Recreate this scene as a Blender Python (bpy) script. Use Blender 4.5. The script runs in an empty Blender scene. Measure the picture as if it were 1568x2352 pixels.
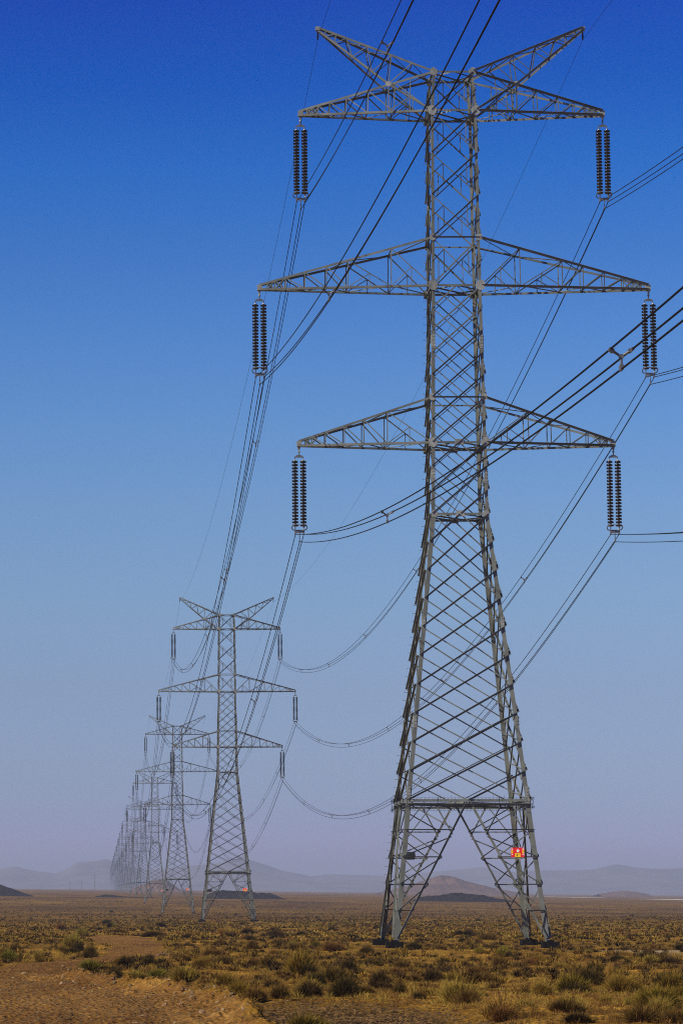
import bpy, math, random
import numpy as np
from mathutils import Vector, Matrix
R = math.radians
random.seed(7)
rng = np.random.default_rng(11)
scene = bpy.context.scene
COL = scene.collection

# ------------------------------------------------------------------ camera, sky, sun, exposure
CZ = 2.0                                    # eye height above the ground under the camera
F_PX, PX, PY = 7143.0, 248.0, 2089.0        # focal length and vanishing point of the power line, in photo pixels
cam_d = bpy.data.cameras.new('camera')
cam = bpy.data.objects.new('camera', cam_d)
COL.objects.link(cam)
cam.location = (0, 0, CZ)
cam.rotation_euler = (R(90 + 7.093), 0, 0)
cam_d.sensor_fit = 'VERTICAL'
cam_d.sensor_height = 36.0
cam_d.sensor_width = 24.0
cam_d.lens = 36.0 * 7000.0 / 2352.0
cam_d.shift_x = 541.0 / 2352.0
cam_d.clip_start = 0.5
cam_d.clip_end = 40000
scene.camera = cam

SUN_EL, SUN_AZ = 38.0, 28.0                 # from the left, a little behind the camera
sun_dir = Vector((-math.cos(R(SUN_EL)) * math.cos(R(SUN_AZ)), -math.cos(R(SUN_EL)) * math.sin(R(SUN_AZ)), math.sin(R(SUN_EL))))
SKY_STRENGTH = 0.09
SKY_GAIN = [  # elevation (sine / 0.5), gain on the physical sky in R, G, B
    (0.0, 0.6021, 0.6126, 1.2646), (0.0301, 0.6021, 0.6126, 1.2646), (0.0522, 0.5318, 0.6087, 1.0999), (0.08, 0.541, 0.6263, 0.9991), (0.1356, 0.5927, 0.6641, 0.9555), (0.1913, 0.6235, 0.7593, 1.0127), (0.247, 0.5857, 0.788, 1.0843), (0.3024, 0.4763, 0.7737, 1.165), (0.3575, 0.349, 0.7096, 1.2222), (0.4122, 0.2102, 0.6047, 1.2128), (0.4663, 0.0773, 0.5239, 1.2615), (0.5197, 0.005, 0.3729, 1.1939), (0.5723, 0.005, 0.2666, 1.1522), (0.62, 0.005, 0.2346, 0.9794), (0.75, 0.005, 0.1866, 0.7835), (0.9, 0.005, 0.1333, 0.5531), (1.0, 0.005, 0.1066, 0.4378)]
world = bpy.data.worlds.new('World')
scene.world = world
world.use_nodes = True
nt = world.node_tree
nt.nodes.clear()
w_out = nt.nodes.new('ShaderNodeOutputWorld')
w_bg = nt.nodes.new('ShaderNodeBackground')
w_sky = nt.nodes.new('ShaderNodeTexSky')
w_sky.sky_type = 'NISHITA'
w_sky.sun_disc = False
w_sky.sun_elevation = R(SUN_EL)
w_sky.sun_rotation = math.atan2(sun_dir.x, sun_dir.y) % (2 * math.pi)
w_sky.altitude = 1000
w_sky.air_density = 1.0
w_sky.dust_density = 0.6
w_sky.ozone_density = 2.0
w_bg.inputs['Strength'].default_value = SKY_STRENGTH
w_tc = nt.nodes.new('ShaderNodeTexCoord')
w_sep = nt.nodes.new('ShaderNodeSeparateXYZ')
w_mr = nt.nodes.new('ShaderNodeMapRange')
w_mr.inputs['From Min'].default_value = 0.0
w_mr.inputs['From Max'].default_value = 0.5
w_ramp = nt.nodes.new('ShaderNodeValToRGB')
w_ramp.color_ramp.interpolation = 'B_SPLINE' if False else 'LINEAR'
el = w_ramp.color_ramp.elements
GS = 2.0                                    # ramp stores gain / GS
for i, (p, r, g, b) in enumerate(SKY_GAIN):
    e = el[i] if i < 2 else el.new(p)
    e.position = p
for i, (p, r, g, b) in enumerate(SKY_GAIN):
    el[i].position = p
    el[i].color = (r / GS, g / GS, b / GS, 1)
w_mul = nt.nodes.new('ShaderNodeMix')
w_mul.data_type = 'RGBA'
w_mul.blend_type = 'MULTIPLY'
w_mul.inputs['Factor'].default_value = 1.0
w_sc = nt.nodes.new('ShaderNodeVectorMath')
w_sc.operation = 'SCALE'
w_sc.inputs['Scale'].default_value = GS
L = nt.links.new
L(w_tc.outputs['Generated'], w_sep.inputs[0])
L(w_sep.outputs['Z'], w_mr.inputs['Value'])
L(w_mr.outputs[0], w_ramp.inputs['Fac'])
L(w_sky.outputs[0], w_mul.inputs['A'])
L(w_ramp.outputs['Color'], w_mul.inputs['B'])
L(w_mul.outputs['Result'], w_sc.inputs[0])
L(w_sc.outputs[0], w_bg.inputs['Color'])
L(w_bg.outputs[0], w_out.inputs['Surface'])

sun_d = bpy.data.lights.new('sun', 'SUN')
sun_d.energy = 5.0
sun_d.angle = R(0.5)
sun_d.color = (1.0, 0.915, 0.75)
sun = bpy.data.objects.new('sun', sun_d)
COL.objects.link(sun)
sun.rotation_euler = sun_dir.to_track_quat('Z', 'Y').to_euler()
sun.location = (-60, -20, 80)

scene.view_settings.view_transform = 'Standard'
scene.view_settings.look = 'None'
scene.view_settings.exposure = 0.0
scene.view_settings.gamma = 1.0
scene.view_settings.use_curve_mapping = False
scene.render.engine = 'CYCLES'
scene.cycles.use_denoising = False      # the grain left over is about that of the photograph
scene.cycles.filter_width = 1.1
scene.cycles.max_bounces = 5
scene.cycles.volume_bounces = 1
scene.cycles.transparent_max_bounces = 8
HAZE_DENSITY = 1.5e-4
HAZE_COLOR = (0.53, 0.62, 0.86)

# ------------------------------------------------------------------ helpers
def tag(o, label=None, cat=None, group=None, kind=None):
    if label: o['label'] = label
    if cat: o['category'] = cat
    if group: o['group'] = group
    if kind: o['kind'] = kind
    return o

def mesh_from(name, verts, faces, mats, smooth=False, fmat=None):
    me = bpy.data.meshes.new(name)
    if isinstance(verts, np.ndarray) and isinstance(faces, np.ndarray):
        k = faces.shape[1]
        me.vertices.add(len(verts))
        me.vertices.foreach_set('co', np.ascontiguousarray(verts, dtype=np.float32).ravel())
        me.loops.add(faces.size)
        me.loops.foreach_set('vertex_index', np.ascontiguousarray(faces, dtype=np.int32).ravel())
        me.polygons.add(len(faces))
        me.polygons.foreach_set('loop_start', np.arange(0, faces.size, k, dtype=np.int32))
        me.polygons.foreach_set('loop_total', np.full(len(faces), k, dtype=np.int32))
    else:
        me.from_pydata([tuple(v) for v in verts], [], faces)
    for m in (mats if isinstance(mats, (list, tuple)) else [mats]):
        me.materials.append(m)
    if fmat is not None:
        me.polygons.foreach_set('material_index', np.asarray(fmat, dtype=np.int32))
    if smooth:
        me.polygons.foreach_set('use_smooth', np.ones(len(me.polygons), dtype=bool))
    me.update()
    me.validate()
    return me

def link(name, data, parent=None, loc=None, rot=None, scale=None):
    o = bpy.data.objects.new(name, data)
    COL.objects.link(o)
    if parent is not None: o.parent = parent
    if loc is not None: o.location = loc
    if rot is not None: o.rotation_euler = rot
    if scale is not None: o.scale = scale
    return o

def empty(name, loc=(0, 0, 0), rz=0):
    o = bpy.data.objects.new(name, None)
    COL.objects.link(o)
    o.empty_display_size = 0.2
    o.location = loc
    o.rotation_euler = (0, 0, rz)
    return o

class Bag:
    """collects shapes for one mesh"""
    def __init__(s): s.v, s.f = [], []
    def add(s, vf):
        n = len(s.v)
        s.v += [tuple(x) for x in vf[0]]
        s.f += [tuple(i + n for i in f) for f in vf[1]]
        return s
    def mesh(s, name, mat, smooth=False): return mesh_from(name, s.v, s.f, mat, smooth)

def angle_bar(p, q, w, nrm, out=1, t=None, up=None, off=0.0):
    """steel angle: one flange lies in the face with normal nrm, the other stands out of it at the upper edge"""
    p, q, n = Vector(p), Vector(q), Vector(nrm).normalized()
    t = t or max(0.008, w * 0.11)
    ax = (q - p).normalized()
    n = (n - ax * n.dot(ax)).normalized()
    s = ax.cross(n)
    ref = Vector(up) if up is not None else Vector((0, 0, 1))
    if s.dot(ref) < 0: s = -s
    heel = s * (w / 2) + n * off
    a, b = -s, n * out
    prof = [Vector((0, 0, 0)), a * w, a * w + b * t, a * t + b * t, a * t + b * w, b * w]
    vs = [p + heel + x for x in prof] + [q + heel + x for x in prof]
    fs = [(i, (i + 1) % 6, 6 + (i + 1) % 6, 6 + i) for i in range(6)] + [(0, 3, 2, 1), (0, 5, 4, 3), (6, 7, 8, 9), (6, 9, 10, 11)]
    return vs, fs

def corner_bar(p, q, w, a, b, t=None):
    """leg angle: heel on the line p-q, flanges along directions a and b"""
    p, q, a, b = Vector(p), Vector(q), Vector(a), Vector(b)
    t = t or w * 0.1
    prof = [Vector((0, 0, 0)), a * w, a * w + b * t, a * t + b * t, a * t + b * w, b * w]
    vs = [p + x for x in prof] + [q + x for x in prof]
    fs = [(i, (i + 1) % 6, 6 + (i + 1) % 6, 6 + i) for i in range(6)] + [(0, 3, 2, 1), (0, 5, 4, 3), (6, 7, 8, 9), (6, 9, 10, 11)]
    return vs, fs

def box(c, h, rz=0.0):
    cs, sn = math.cos(rz), math.sin(rz)
    vs = []
    for z in (-1, 1):
        for x, y in ((-1, -1), (1, -1), (1, 1), (-1, 1)):
            X, Y = x * h[0], y * h[1]
            vs.append((c[0] + X * cs - Y * sn, c[1] + X * sn + Y * cs, c[2] + z * h[2]))
    return vs, [(3, 2, 1, 0), (4, 5, 6, 7), (0, 1, 5, 4), (1, 2, 6, 5), (2, 3, 7, 6), (3, 0, 4, 7)]

def plate(c, u, v, n, pts, t):
    """flat polygon of thickness t, outline pts in (u, v) round c"""
    c, u, v, n = Vector(c), Vector(u).normalized(), Vector(v).normalized(), Vector(n).normalized()
    k = len(pts)
    vs = [c + u * a + v * b for a, b in pts] + [c + u * a + v * b + n * t for a, b in pts]
    fs = [tuple(range(k))[::-1], tuple(range(k, 2 * k))] + [(i, (i + 1) % k, k + (i + 1) % k, k + i) for i in range(k)]
    return vs, fs

def tube(pts, r, k=6, closed=False):
    pts = [Vector(p) for p in pts]
    n = len(pts)
    vs, fs = [], []
    for i, p in enumerate(pts):
        if closed: d = pts[(i + 1) % n] - pts[i - 1]
        else: d = pts[min(i + 1, n - 1)] - pts[max(i - 1, 0)]
        d.normalize()
        a = d.cross(Vector((0, 0, 1)))
        if a.length < 1e-3: a = d.cross(Vector((0, 1, 0)))
        a.normalize()
        b = d.cross(a)
        rr = r[i] if isinstance(r, (list, tuple)) else r
        for j in range(k):
            an = 2 * math.pi * j / k
            vs.append(p + a * (math.cos(an) * rr) + b * (math.sin(an) * rr))
    for i in range(n if closed else n - 1):
        i2 = (i + 1) % n
        for j in range(k):
            fs.append((i * k + j, i * k + (j + 1) % k, i2 * k + (j + 1) % k, i2 * k + j))
    if not closed:
        fs += [tuple(range(k)), tuple(range((n - 1) * k, n * k))[::-1]]
    return vs, fs

def lathe(prof, k=10, c=(0, 0, 0)):
    vs, fs = [], []
    for r, z in prof:
        for j in range(k):
            a = 2 * math.pi * j / k
            vs.append((c[0] + r * math.cos(a), c[1] + r * math.sin(a), c[2] + z))
    for i in range(len(prof) - 1):
        for j in range(k):
            fs.append((i * k + j, i * k + (j + 1) % k, (i + 1) * k + (j + 1) % k, (i + 1) * k + j))
    fs += [tuple(range(k))[::-1], tuple(range((len(prof) - 1) * k, len(prof) * k))]
    return vs, fs

def hashn(ix, iy, seed=0):
    h = (ix.astype(np.int64) * 374761393 + iy.astype(np.int64) * 668265263 + seed * 1442695041) & 0xffffffff
    h = ((h ^ (h >> 13)) * 1274126177) & 0xffffffff
    return ((h ^ (h >> 16)) & 0xffff) / 65535.0

def vnoise(x, y, seed=0):
    x, y = np.asarray(x, float), np.asarray(y, float)
    ix, iy = np.floor(x), np.floor(y)
    fx, fy = x - ix, y - iy
    fx, fy = fx * fx * (3 - 2 * fx), fy * fy * (3 - 2 * fy)
    a, b = hashn(ix, iy, seed), hashn(ix + 1, iy, seed)
    c, d = hashn(ix, iy + 1, seed), hashn(ix + 1, iy + 1, seed)
    return (a * (1 - fx) + b * fx) * (1 - fy) + (c * (1 - fx) + d * fx) * fy * 1.0

def fbm(x, y, o=4, seed=0):
    t, a, s = 0, 0.5, 0
    for i in range(o):
        t = t + a * vnoise(np.asarray(x) * 2 ** i, np.asarray(y) * 2 ** i, seed + i * 17)
        s += a
        a *= 0.5
    return t / s

def sstep(a, b, x):
    t = np.clip((x - a) / (b - a), 0, 1)
    return t * t * (3 - 2 * t)

# ------------------------------------------------------------------ materials
def mat(name, color, rough=0.8, metal=0.0, var=0.25, scale=3.0, spec=0.3, bump=0.0, rand=0.0, second=None, detail=5.0):
    m = bpy.data.materials.new(name)
    m.use_nodes = True
    n = m.node_tree.nodes
    lk = m.node_tree.links.new
    b = n['Principled BSDF']
    b.inputs['Roughness'].default_value = rough
    b.inputs['Metallic'].default_value = metal
    b.inputs['Specular IOR Level'].default_value = spec
    tc = n.new('ShaderNodeTexCoord')
    no = n.new('ShaderNodeTexNoise')
    no.inputs['Scale'].default_value = scale
    no.inputs['Detail'].default_value = detail
    lk(tc.outputs['Object'], no.inputs['Vector'])
    rp = n.new('ShaderNodeValToRGB')
    lo = tuple(c * (1 - var) for c in color)
    hi = tuple(min(1, c * (1 + var)) for c in (second or color))
    rp.color_ramp.elements[0].position = 0.3
    rp.color_ramp.elements[1].position = 0.7
    rp.color_ramp.elements[0].color = (*lo, 1)
    rp.color_ramp.elements[1].color = (*hi, 1)
    lk(no.outputs['Fac'], rp.inputs['Fac'])
    out = rp.outputs['Color']
    if rand:
        oi = n.new('ShaderNodeObjectInfo')
        mr = n.new('ShaderNodeMapRange')
        mr.inputs['To Min'].default_value = 1 - rand
        mr.inputs['To Max'].default_value = 1 + rand
        lk(oi.outputs['Random'], mr.inputs['Value'])
        hs = n.new('ShaderNodeHueSaturation')
        lk(mr.outputs[0], hs.inputs['Value'])
        mh = n.new('ShaderNodeMapRange')
        mh.inputs['To Min'].default_value = 0.5 + rand * 0.06
        mh.inputs['To Max'].default_value = 0.5 - rand * 0.06
        lk(oi.outputs['Random'], mh.inputs['Value'])
        lk(mh.outputs[0], hs.inputs['Hue'])
        lk(out, hs.inputs['Color'])
        out = hs.outputs['Color']
    lk(out, b.inputs['Base Color'])
    if bump:
        bp = n.new('ShaderNodeBump')
        bp.inputs['Strength'].default_value = bump
        bp.inputs['Distance'].default_value = 0.05
        lk(no.outputs['Fac'], bp.inputs['Height'])
        lk(bp.outputs['Normal'], b.inputs['Normal'])
    return m

M = {}
M['steel'] = mat('galvanised_steel', (0.150, 0.160, 0.143), 0.5, 0.12, 0.3, 1.2, 0.4, 0.0, 0.22)
M['plate'] = mat('gusset_steel', (0.27, 0.28, 0.26), 0.45, 0.12, 0.3, 4.0, 0.4, 0.0, 0.2)
M['wire'] = mat('aluminium_conductor', (0.012, 0.012, 0.013), 0.75, 0.0, 0.2, 0.3, 0.15)
M['disc'] = mat('glazed_insulator', (0.006, 0.005, 0.0045), 0.2, 0.0, 0.3, 6.0, 0.25)
M['cap'] = mat('insulator_cap_metal', (0.60, 0.58, 0.52), 0.35, 0.3, 0.2, 9.0, 0.5)
M['fitting'] = mat('fitting_metal', (0.20, 0.20, 0.195), 0.4, 0.5, 0.25, 9.0, 0.5)
M['footing'] = mat('bitumen_coated_footing', (0.010, 0.009, 0.009), 0.9, 0.0, 0.4, 5.0, 0.1, 0.4)
M['red'] = mat('sign_red', (0.75, 0.012, 0.02), 0.45, 0.0, 0.08, 5.0, 0.4)
M['yellow'] = mat('sign_yellow', (0.85, 0.55, 0.01), 0.45, 0.0, 0.08, 5.0, 0.4)
M['white'] = mat('sign_white', (0.8, 0.78, 0.75), 0.45, 0.0, 0.06, 5.0, 0.4)
M['ink'] = mat('sign_ink', (0.02, 0.02, 0.02), 0.6, 0.0, 0.1, 5.0, 0.2)
M['signback'] = mat('sign_back', (0.03, 0.03, 0.035), 0.7, 0.2, 0.2, 5.0, 0.2)
M['stone'] = mat('desert_stone', (0.19, 0.118, 0.055), 0.9, 0, 0.4, 6.0, 0.2, 0.5, 0.35)
M['pale_stone'] = mat('pale_stone', (0.34, 0.23, 0.12), 0.9, 0, 0.3, 6.0, 0.2, 0.5, 0.2)
M['pebble'] = mat('dark_pebbles', (0.028, 0.018, 0.010), 0.9, 0, 0.5, 7.0, 0.2, 0.0, 0.0, (0.15, 0.082, 0.026), 2.0)
M['twig'] = mat('dry_brown_twigs', (0.150, 0.083, 0.020), 0.9, 0, 0.45, 5.0, 0.1, 0, 0.3)
M['dark'] = mat('dark_scrub_twigs', (0.062, 0.039, 0.011), 0.9, 0, 0.45, 5.0, 0.1, 0, 0.3)
M['olive'] = mat('olive_scrub', (0.205, 0.130, 0.019), 0.9, 0, 0.4, 5.0, 0.1, 0, 0.25)
M['green'] = mat('yellow_green_blades', (0.24, 0.185, 0.028), 0.85, 0, 0.4, 5.0, 0.15, 0, 0.25)
M['straw'] = mat('dry_straw_blades', (0.32, 0.20, 0.040), 0.9, 0, 0.35, 5.0, 0.1, 0, 0.2)
M['mound'] = mat('dark_spoil_earth', (0.012, 0.008, 0.006), 0.95, 0, 0.5, 0.3, 0.1, 0.0)
M['hill'] = mat('reddish_hill_rock', (0.15, 0.088, 0.058), 0.95, 0, 0.35, 0.02, 0.1)
M['mountain'] = mat('mountain_rock', (0.15, 0.13, 0.14), 0.95, 0, 0.4, 0.006, 0.1)
M['salt'] = mat('salt_crust', (0.70, 0.63, 0.54), 0.9, 0, 0.2, 0.05, 0.1)

# ------------------------------------------------------------------ terrain
_ky = np.array([-2000, 0, 156, 465, 785, 1000, 1140, 1350, 1700, 2500, 4000, 14000.])
_kz = np.array([-1.95, -1.95, -2.85, -4.55, -5.95, -5.9, -5.35, -4.5, -3.9, -3.4, -2.8, -1.5])
_py = np.arange(-2000, 14001, 5.0)
_pz = np.interp(_py, _ky, _kz)
_k = np.hanning(31); _k /= _k.sum()
_pz2 = np.convolve(np.pad(_pz, 15, mode='edge'), _k, mode='valid')

def px_ground(px, py):
    """ground point seen at photo pixel (px, py) - used once to measure where things stand"""
    pitch = R(7.093)
    dx, dy = (px - 248.0) / F_PX, (py - 1200.0) / F_PX
    r = Vector((dx, math.cos(pitch) + dy * math.sin(pitch), math.sin(pitch) - dy * math.cos(pitch)))
    Y = 100.0
    for _ in range(60):
        zb = np.interp(Y, _py, _pz2)
        Yn = zb / r.z * r.y
        Y = 0.5 * Y + 0.5 * Yn
    return r.x * Y / r.y, Y

# windrow of the dirt track and outline of the bare dirt, measured on the photograph and kept as ground metres
BERM = np.array([px_ground(*p) for p in ((660, 2470), (586, 2400), (510, 2348), (433, 2328), (306, 2317), (219, 2302), (150, 2289))])
TRACK = np.array([px_ground(*p) for p in ((-700, 2480), (670, 2480), (586, 2400), (510, 2348), (433, 2328), (306, 2317), (219, 2302), (165, 2290), (200, 2269), (232, 2257),
    (330, 2247), (392, 2241), (385, 2213), (330, 2198), (235, 2195), (205, 2202), (245, 2220), (232, 2240), (120, 2252), (0, 2264), (-500, 2290))])
def seg_dist(x, y, pl):
    """distance to a polyline and the side (+ = right of its direction)"""
    d = np.full(np.shape(x), 1e9); s = np.zeros(np.shape(x))
    for (x0, y0), (x1, y1) in zip(pl[:-1], pl[1:]):
        dx, dy = x1 - x0, y1 - y0
        l2 = dx * dx + dy * dy
        t = np.clip(((x - x0) * dx + (y - y0) * dy) / l2, 0, 1)
        qx, qy = x - x0 - t * dx, y - y0 - t * dy
        dd = np.hypot(qx, qy)
        ss = np.sign(dx * qy - dy * qx) * -1
        s = np.where(dd < d, ss, s)
        d = np.minimum(d, dd)
    return d, s

def masks(x, y):
    """bare dirt track, dark gravel swale"""
    x, y = np.asarray(x, float), np.asarray(y, float)
    d, s = seg_dist(x, y, BERM)
    n = fbm(x * 0.5, y * 0.12, 3, 5) - 0.5
    inside = np.zeros(x.shape, bool)
    P = TRACK
    for (x0, y0), (x1, y1) in zip(P, np.roll(P, -1, 0)):
        if y0 == y1: continue
        c = ((y0 > y) != (y1 > y)) & (x < (x1 - x0) * (y - y0) / (y1 - y0) + x0)
        inside ^= c
    td, _ = seg_dist(x, y * 0.4, np.vstack([P, P[:1]]) * np.array([1, 0.4]))
    sd = np.where(inside, td, -td)
    track = sstep(-0.15, 0.35, sd + n * 0.9) * (np.abs(x) < 60)
    gravel = np.where(inside, 0.0, 1.0) * (x > 0.5) * sstep(0.1, 0.5, d) * (1 - sstep(60.0, 65.0, y + 6 * n)) * (1 - sstep(5.2, 7.2, x + 3.0 * n))
    return track, gravel, d, s

def ground_z(x, y):
    x, y = np.asarray(x, float), np.asarray(y, float)
    z = np.interp(y, _py, _pz2) + CZ
    z = z - 12.0 * np.tanh(0.0121 * (x - 0.0773 * y) / 12.0) * sstep(400, 1150, y)
    near = 1 - sstep(150, 400, y)
    track, gravel, d, s = masks(x, y)
    bump = (fbm(x * 0.6, y * 0.35, 4, 3) - 0.5) * 0.22 + (fbm(x * 2.2, y * 1.6, 3, 9) - 0.5) * 0.09
    z = z + bump * near * (1 - 0.6 * track) + (fbm(x * 0.05, y * 0.03, 3, 21) - 0.5) * 0.35 * sstep(60, 200, y) * (1 - sstep(900, 2000, y))
    yy = (y > 30) & (y < 90)
    rut = np.exp(-((d - 1.3) / 0.22) ** 2) + np.exp(-((d - 2.9) / 0.25) ** 2) - 0.6 * np.exp(-((d - 2.1) / 0.3) ** 2)
    z = z - np.where(yy & (s < 0), rut * 0.055 * (0.5 + fbm(x * 0.8, y * 0.3, 2, 51)), 0) + track * (fbm(x * 5.0, y * 3.2, 4, 55) - 0.5) * 0.10
    ridge = np.exp(-(d / 0.38) ** 2) * np.where(s > 0, np.exp(-(d / 0.30) ** 2), 1.0)
    lump = 0.25 + 1.5 * fbm(x * 1.9, y * 1.1, 4, 31)
    z = z + np.where(yy, ridge * 0.26 * lump * (1 - sstep(84, 92, y)), 0.0)
    z = z + np.where(yy, np.exp(-(d / 1.1) ** 2) * (fbm(x * 4.5, y * 3.0, 3, 33) - 0.5) * 0.22, 0) - gravel * 0.22
    pad = np.exp(-(np.maximum(0, np.maximum(np.abs(x - 18.62) - 5.5, np.abs(y - 159) - 8)) / 4.0) ** 2)
    z = z * (1 - pad) + (-2.87 + CZ) * pad + pad * (fbm(x * 1.2, y * 0.8, 3, 77) - 0.5) * 0.08
    return z

def gz(x, y): return float(ground_z(np.array([x]), np.array([y]))[0])

def build_ground():
    ys = [-300, -150, -60, -10, 20, 36, 42]
    y = 44.0
    while y < 12600:
        ys.append(y)
        y += max(0.16, 0.0040 * y if y < 200 else 0.008 * y if y < 900 else 0.03 * y)
    ys = np.array(ys)
    t = np.concatenate([np.linspace(-3.2, -0.12, 40)[:-1], np.linspace(-0.12, 0.30, 330)[:-1], np.linspace(0.30, 3.4, 40)])
    T, Y = np.meshgrid(t, ys)
    YY = np.maximum(np.abs(Y), 44.0)
    lo, hi = -0.12 * YY, 0.30 * YY
    X = np.where(T < -0.12, lo - (4000 + lo) * (-0.12 - T) / 3.08, np.where(T > 0.30, hi + (4000 - hi) * (T - 0.30) / 3.1, T * YY))
    Z = ground_z(X, Y)
    tr, gr, d, s = masks(X, Y)
    nr, nc = X.shape
    V = np.stack([X, Y, Z], -1).reshape(-1, 3)
    idx = np.arange(nr * nc).reshape(nr, nc)
    Fq = np.stack([idx[:-1, :-1], idx[:-1, 1:], idx[1:, 1:], idx[1:, :-1]], -1).reshape(-1, 4)
    m = bpy.data.materials.new('desert_soil')
    me = mesh_from('ground', V, Fq, m, True)
    at = me.color_attributes.new('soil', 'FLOAT_COLOR', 'POINT')
    c = np.zeros((nr * nc, 4), dtype=np.float32)
    c[:, 0] = tr.ravel(); c[:, 1] = gr.ravel(); c[:, 3] = 1
    pale = np.exp(-(((X - 25.3) / 2.6) ** 2 + ((Y - 139) / 6.0) ** 2)) * (0.3 + 1.2 * fbm(X * 0.9, Y * 0.3, 3, 61))
    c[:, 2] = np.clip(pale, 0, 1).ravel()
    at.data.foreach_set('color', c.ravel())
    m.use_nodes = True
    n = m.node_tree.nodes; lk = m.node_tree.links.new
    b = n['Principled BSDF']
    b.inputs['Roughness'].default_value = 0.95
    b.inputs['Specular IOR Level'].default_value = 0.08
    ge = n.new('ShaderNodeNewGeometry')
    def noise(scale, det, vec=None, rough=0.6):
        q = n.new('ShaderNodeTexNoise')
        q.inputs['Scale'].default_value = scale
        q.inputs['Detail'].default_value = det
        q.inputs['Roughness'].default_value = rough
        lk(vec or ge.outputs['Position'], q.inputs['Vector'])
        return q.outputs['Fac']
    def ramp(fac, *stops):
        q = n.new('ShaderNodeValToRGB')
        for i, (p, col) in enumerate(stops):
            e = q.color_ramp.elements[i] if i < 2 else q.color_ramp.elements.new(p)
            e.position = p
        for i, (p, col) in enumerate(stops):
            q.color_ramp.elements[i].position = p
            q.color_ramp.elements[i].color = (*col, 1)
        lk(fac, q.inputs['Fac'])
        return q.outputs['Color']
    def mix(fac, a, bb, mode='MIX'):
        q = n.new('ShaderNodeMix')
        q.data_type = 'RGBA'; q.blend_type = mode
        if isinstance(fac, float): q.inputs['Factor'].default_value = fac
        else: lk(fac, q.inputs['Factor'])
        for s_, v in (('A', a), ('B', bb)):
            if isinstance(v, tuple): q.inputs[s_].default_value = (*v, 1)
            else: lk(v, q.inputs[s_])
        return q.outputs['Result']
    sc = n.new('ShaderNodeVectorMath'); sc.operation = 'MULTIPLY'
    sc.inputs[1].default_value = (1.0, 0.30, 1.0)
    lk(ge.outputs['Position'], sc.inputs[0])
    soil = ramp(noise(1.3, 8), (0.28, SOIL[0]), (0.5, SOIL[1]), (0.72, SOIL[2]))
    patch = ramp(noise(0.16, 5, sc.outputs[0]), (0.36, (0.62, 0.60, 0.52)), (0.64, (1.25, 1.2, 1.05)))
    soil = mix(0.85, soil, patch, 'MULTIPLY')
    spots = ramp(noise(0.55, 6, sc.outputs[0], 0.7), (0.47, (1, 1, 1)), (0.60, (0.42, 0.42, 0.36)))
    soil = mix(1.0, soil, spots, 'MULTIPLY')
    sy = n.new('ShaderNodeSeparateXYZ'); lk(ge.outputs['Position'], sy.inputs[0])
    mz = n.new('ShaderNodeMapRange'); mz.interpolation_type = 'SMOOTHSTEP'
    mz.inputs['From Min'].default_value = 230; mz.inputs['From Max'].default_value = 620
    lk(sy.outputs['Y'], mz.inputs['Value'])
    farsoil = ramp(noise(0.02, 8, sc.outputs[0], 0.75), (0.38, (0.095, 0.046, 0.004)), (0.5, (0.165, 0.084, 0.007)), (0.66, (0.26, 0.145, 0.017)))
    soil = mix(mz.outputs[0], soil, farsoil)
    dirt = ramp(noise(3.5, 8), (0.3, DIRT[0]), (0.55, DIRT[1]), (0.75, DIRT[2]))
    dpatch = ramp(noise(0.35, 4, sc.outputs[0]), (0.35, (0.72, 0.66, 0.58)), (0.65, (1.2, 1.2, 1.15)))
    dirt = mix(0.9, dirt, dpatch, 'MULTIPLY')
    grav = ramp(noise(9.0, 4), (0.35, (0.018, 0.010, 0.004)), (0.6, (0.055, 0.031, 0.011)), (0.75, (0.15, 0.088, 0.030)))
    ca = n.new('ShaderNodeVertexColor'); ca.layer_name = 'soil'
    sp = n.new('ShaderNodeSeparateColor'); lk(ca.outputs['Color'], sp.inputs[0])
    col = mix(sp.outputs['Red'], soil, dirt)
    col = mix(sp.outputs['Green'], col, grav)
    col = mix(sp.outputs['Blue'], col, (0.42, 0.33, 0.20))
    lk(col, b.inputs['Base Color'])
    vo = n.new('ShaderNodeTexVoronoi'); vo.inputs['Scale'].default_value = 9.0
    lk(ge.outputs['Position'], vo.inputs['Vector'])
    bp = n.new('ShaderNodeBump'); bp.inputs['Strength'].default_value = 1.0; bp.inputs['Distance'].default_value = 0.08
    ad = n.new('ShaderNodeMath'); ad.operation = 'ADD'
    lk(noise(5.0, 8), ad.inputs[0]); lk(vo.outputs['Distance'], ad.inputs[1])
    lk(ad.outputs[0], bp.inputs['Height'])
    lk(bp.outputs['Normal'], b.inputs['Normal'])
    o = link('ground', me)
    tag(o, 'wide flat desert plain of brown stony soil', 'ground', None, 'structure')

SOIL = [(0.17, 0.083, 0.010), (0.30, 0.158, 0.019), (0.47, 0.275, 0.046)]
DIRT = [(0.125, 0.058, 0.014), (0.235, 0.118, 0.029), (0.41, 0.240, 0.072)]
build_ground()

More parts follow.
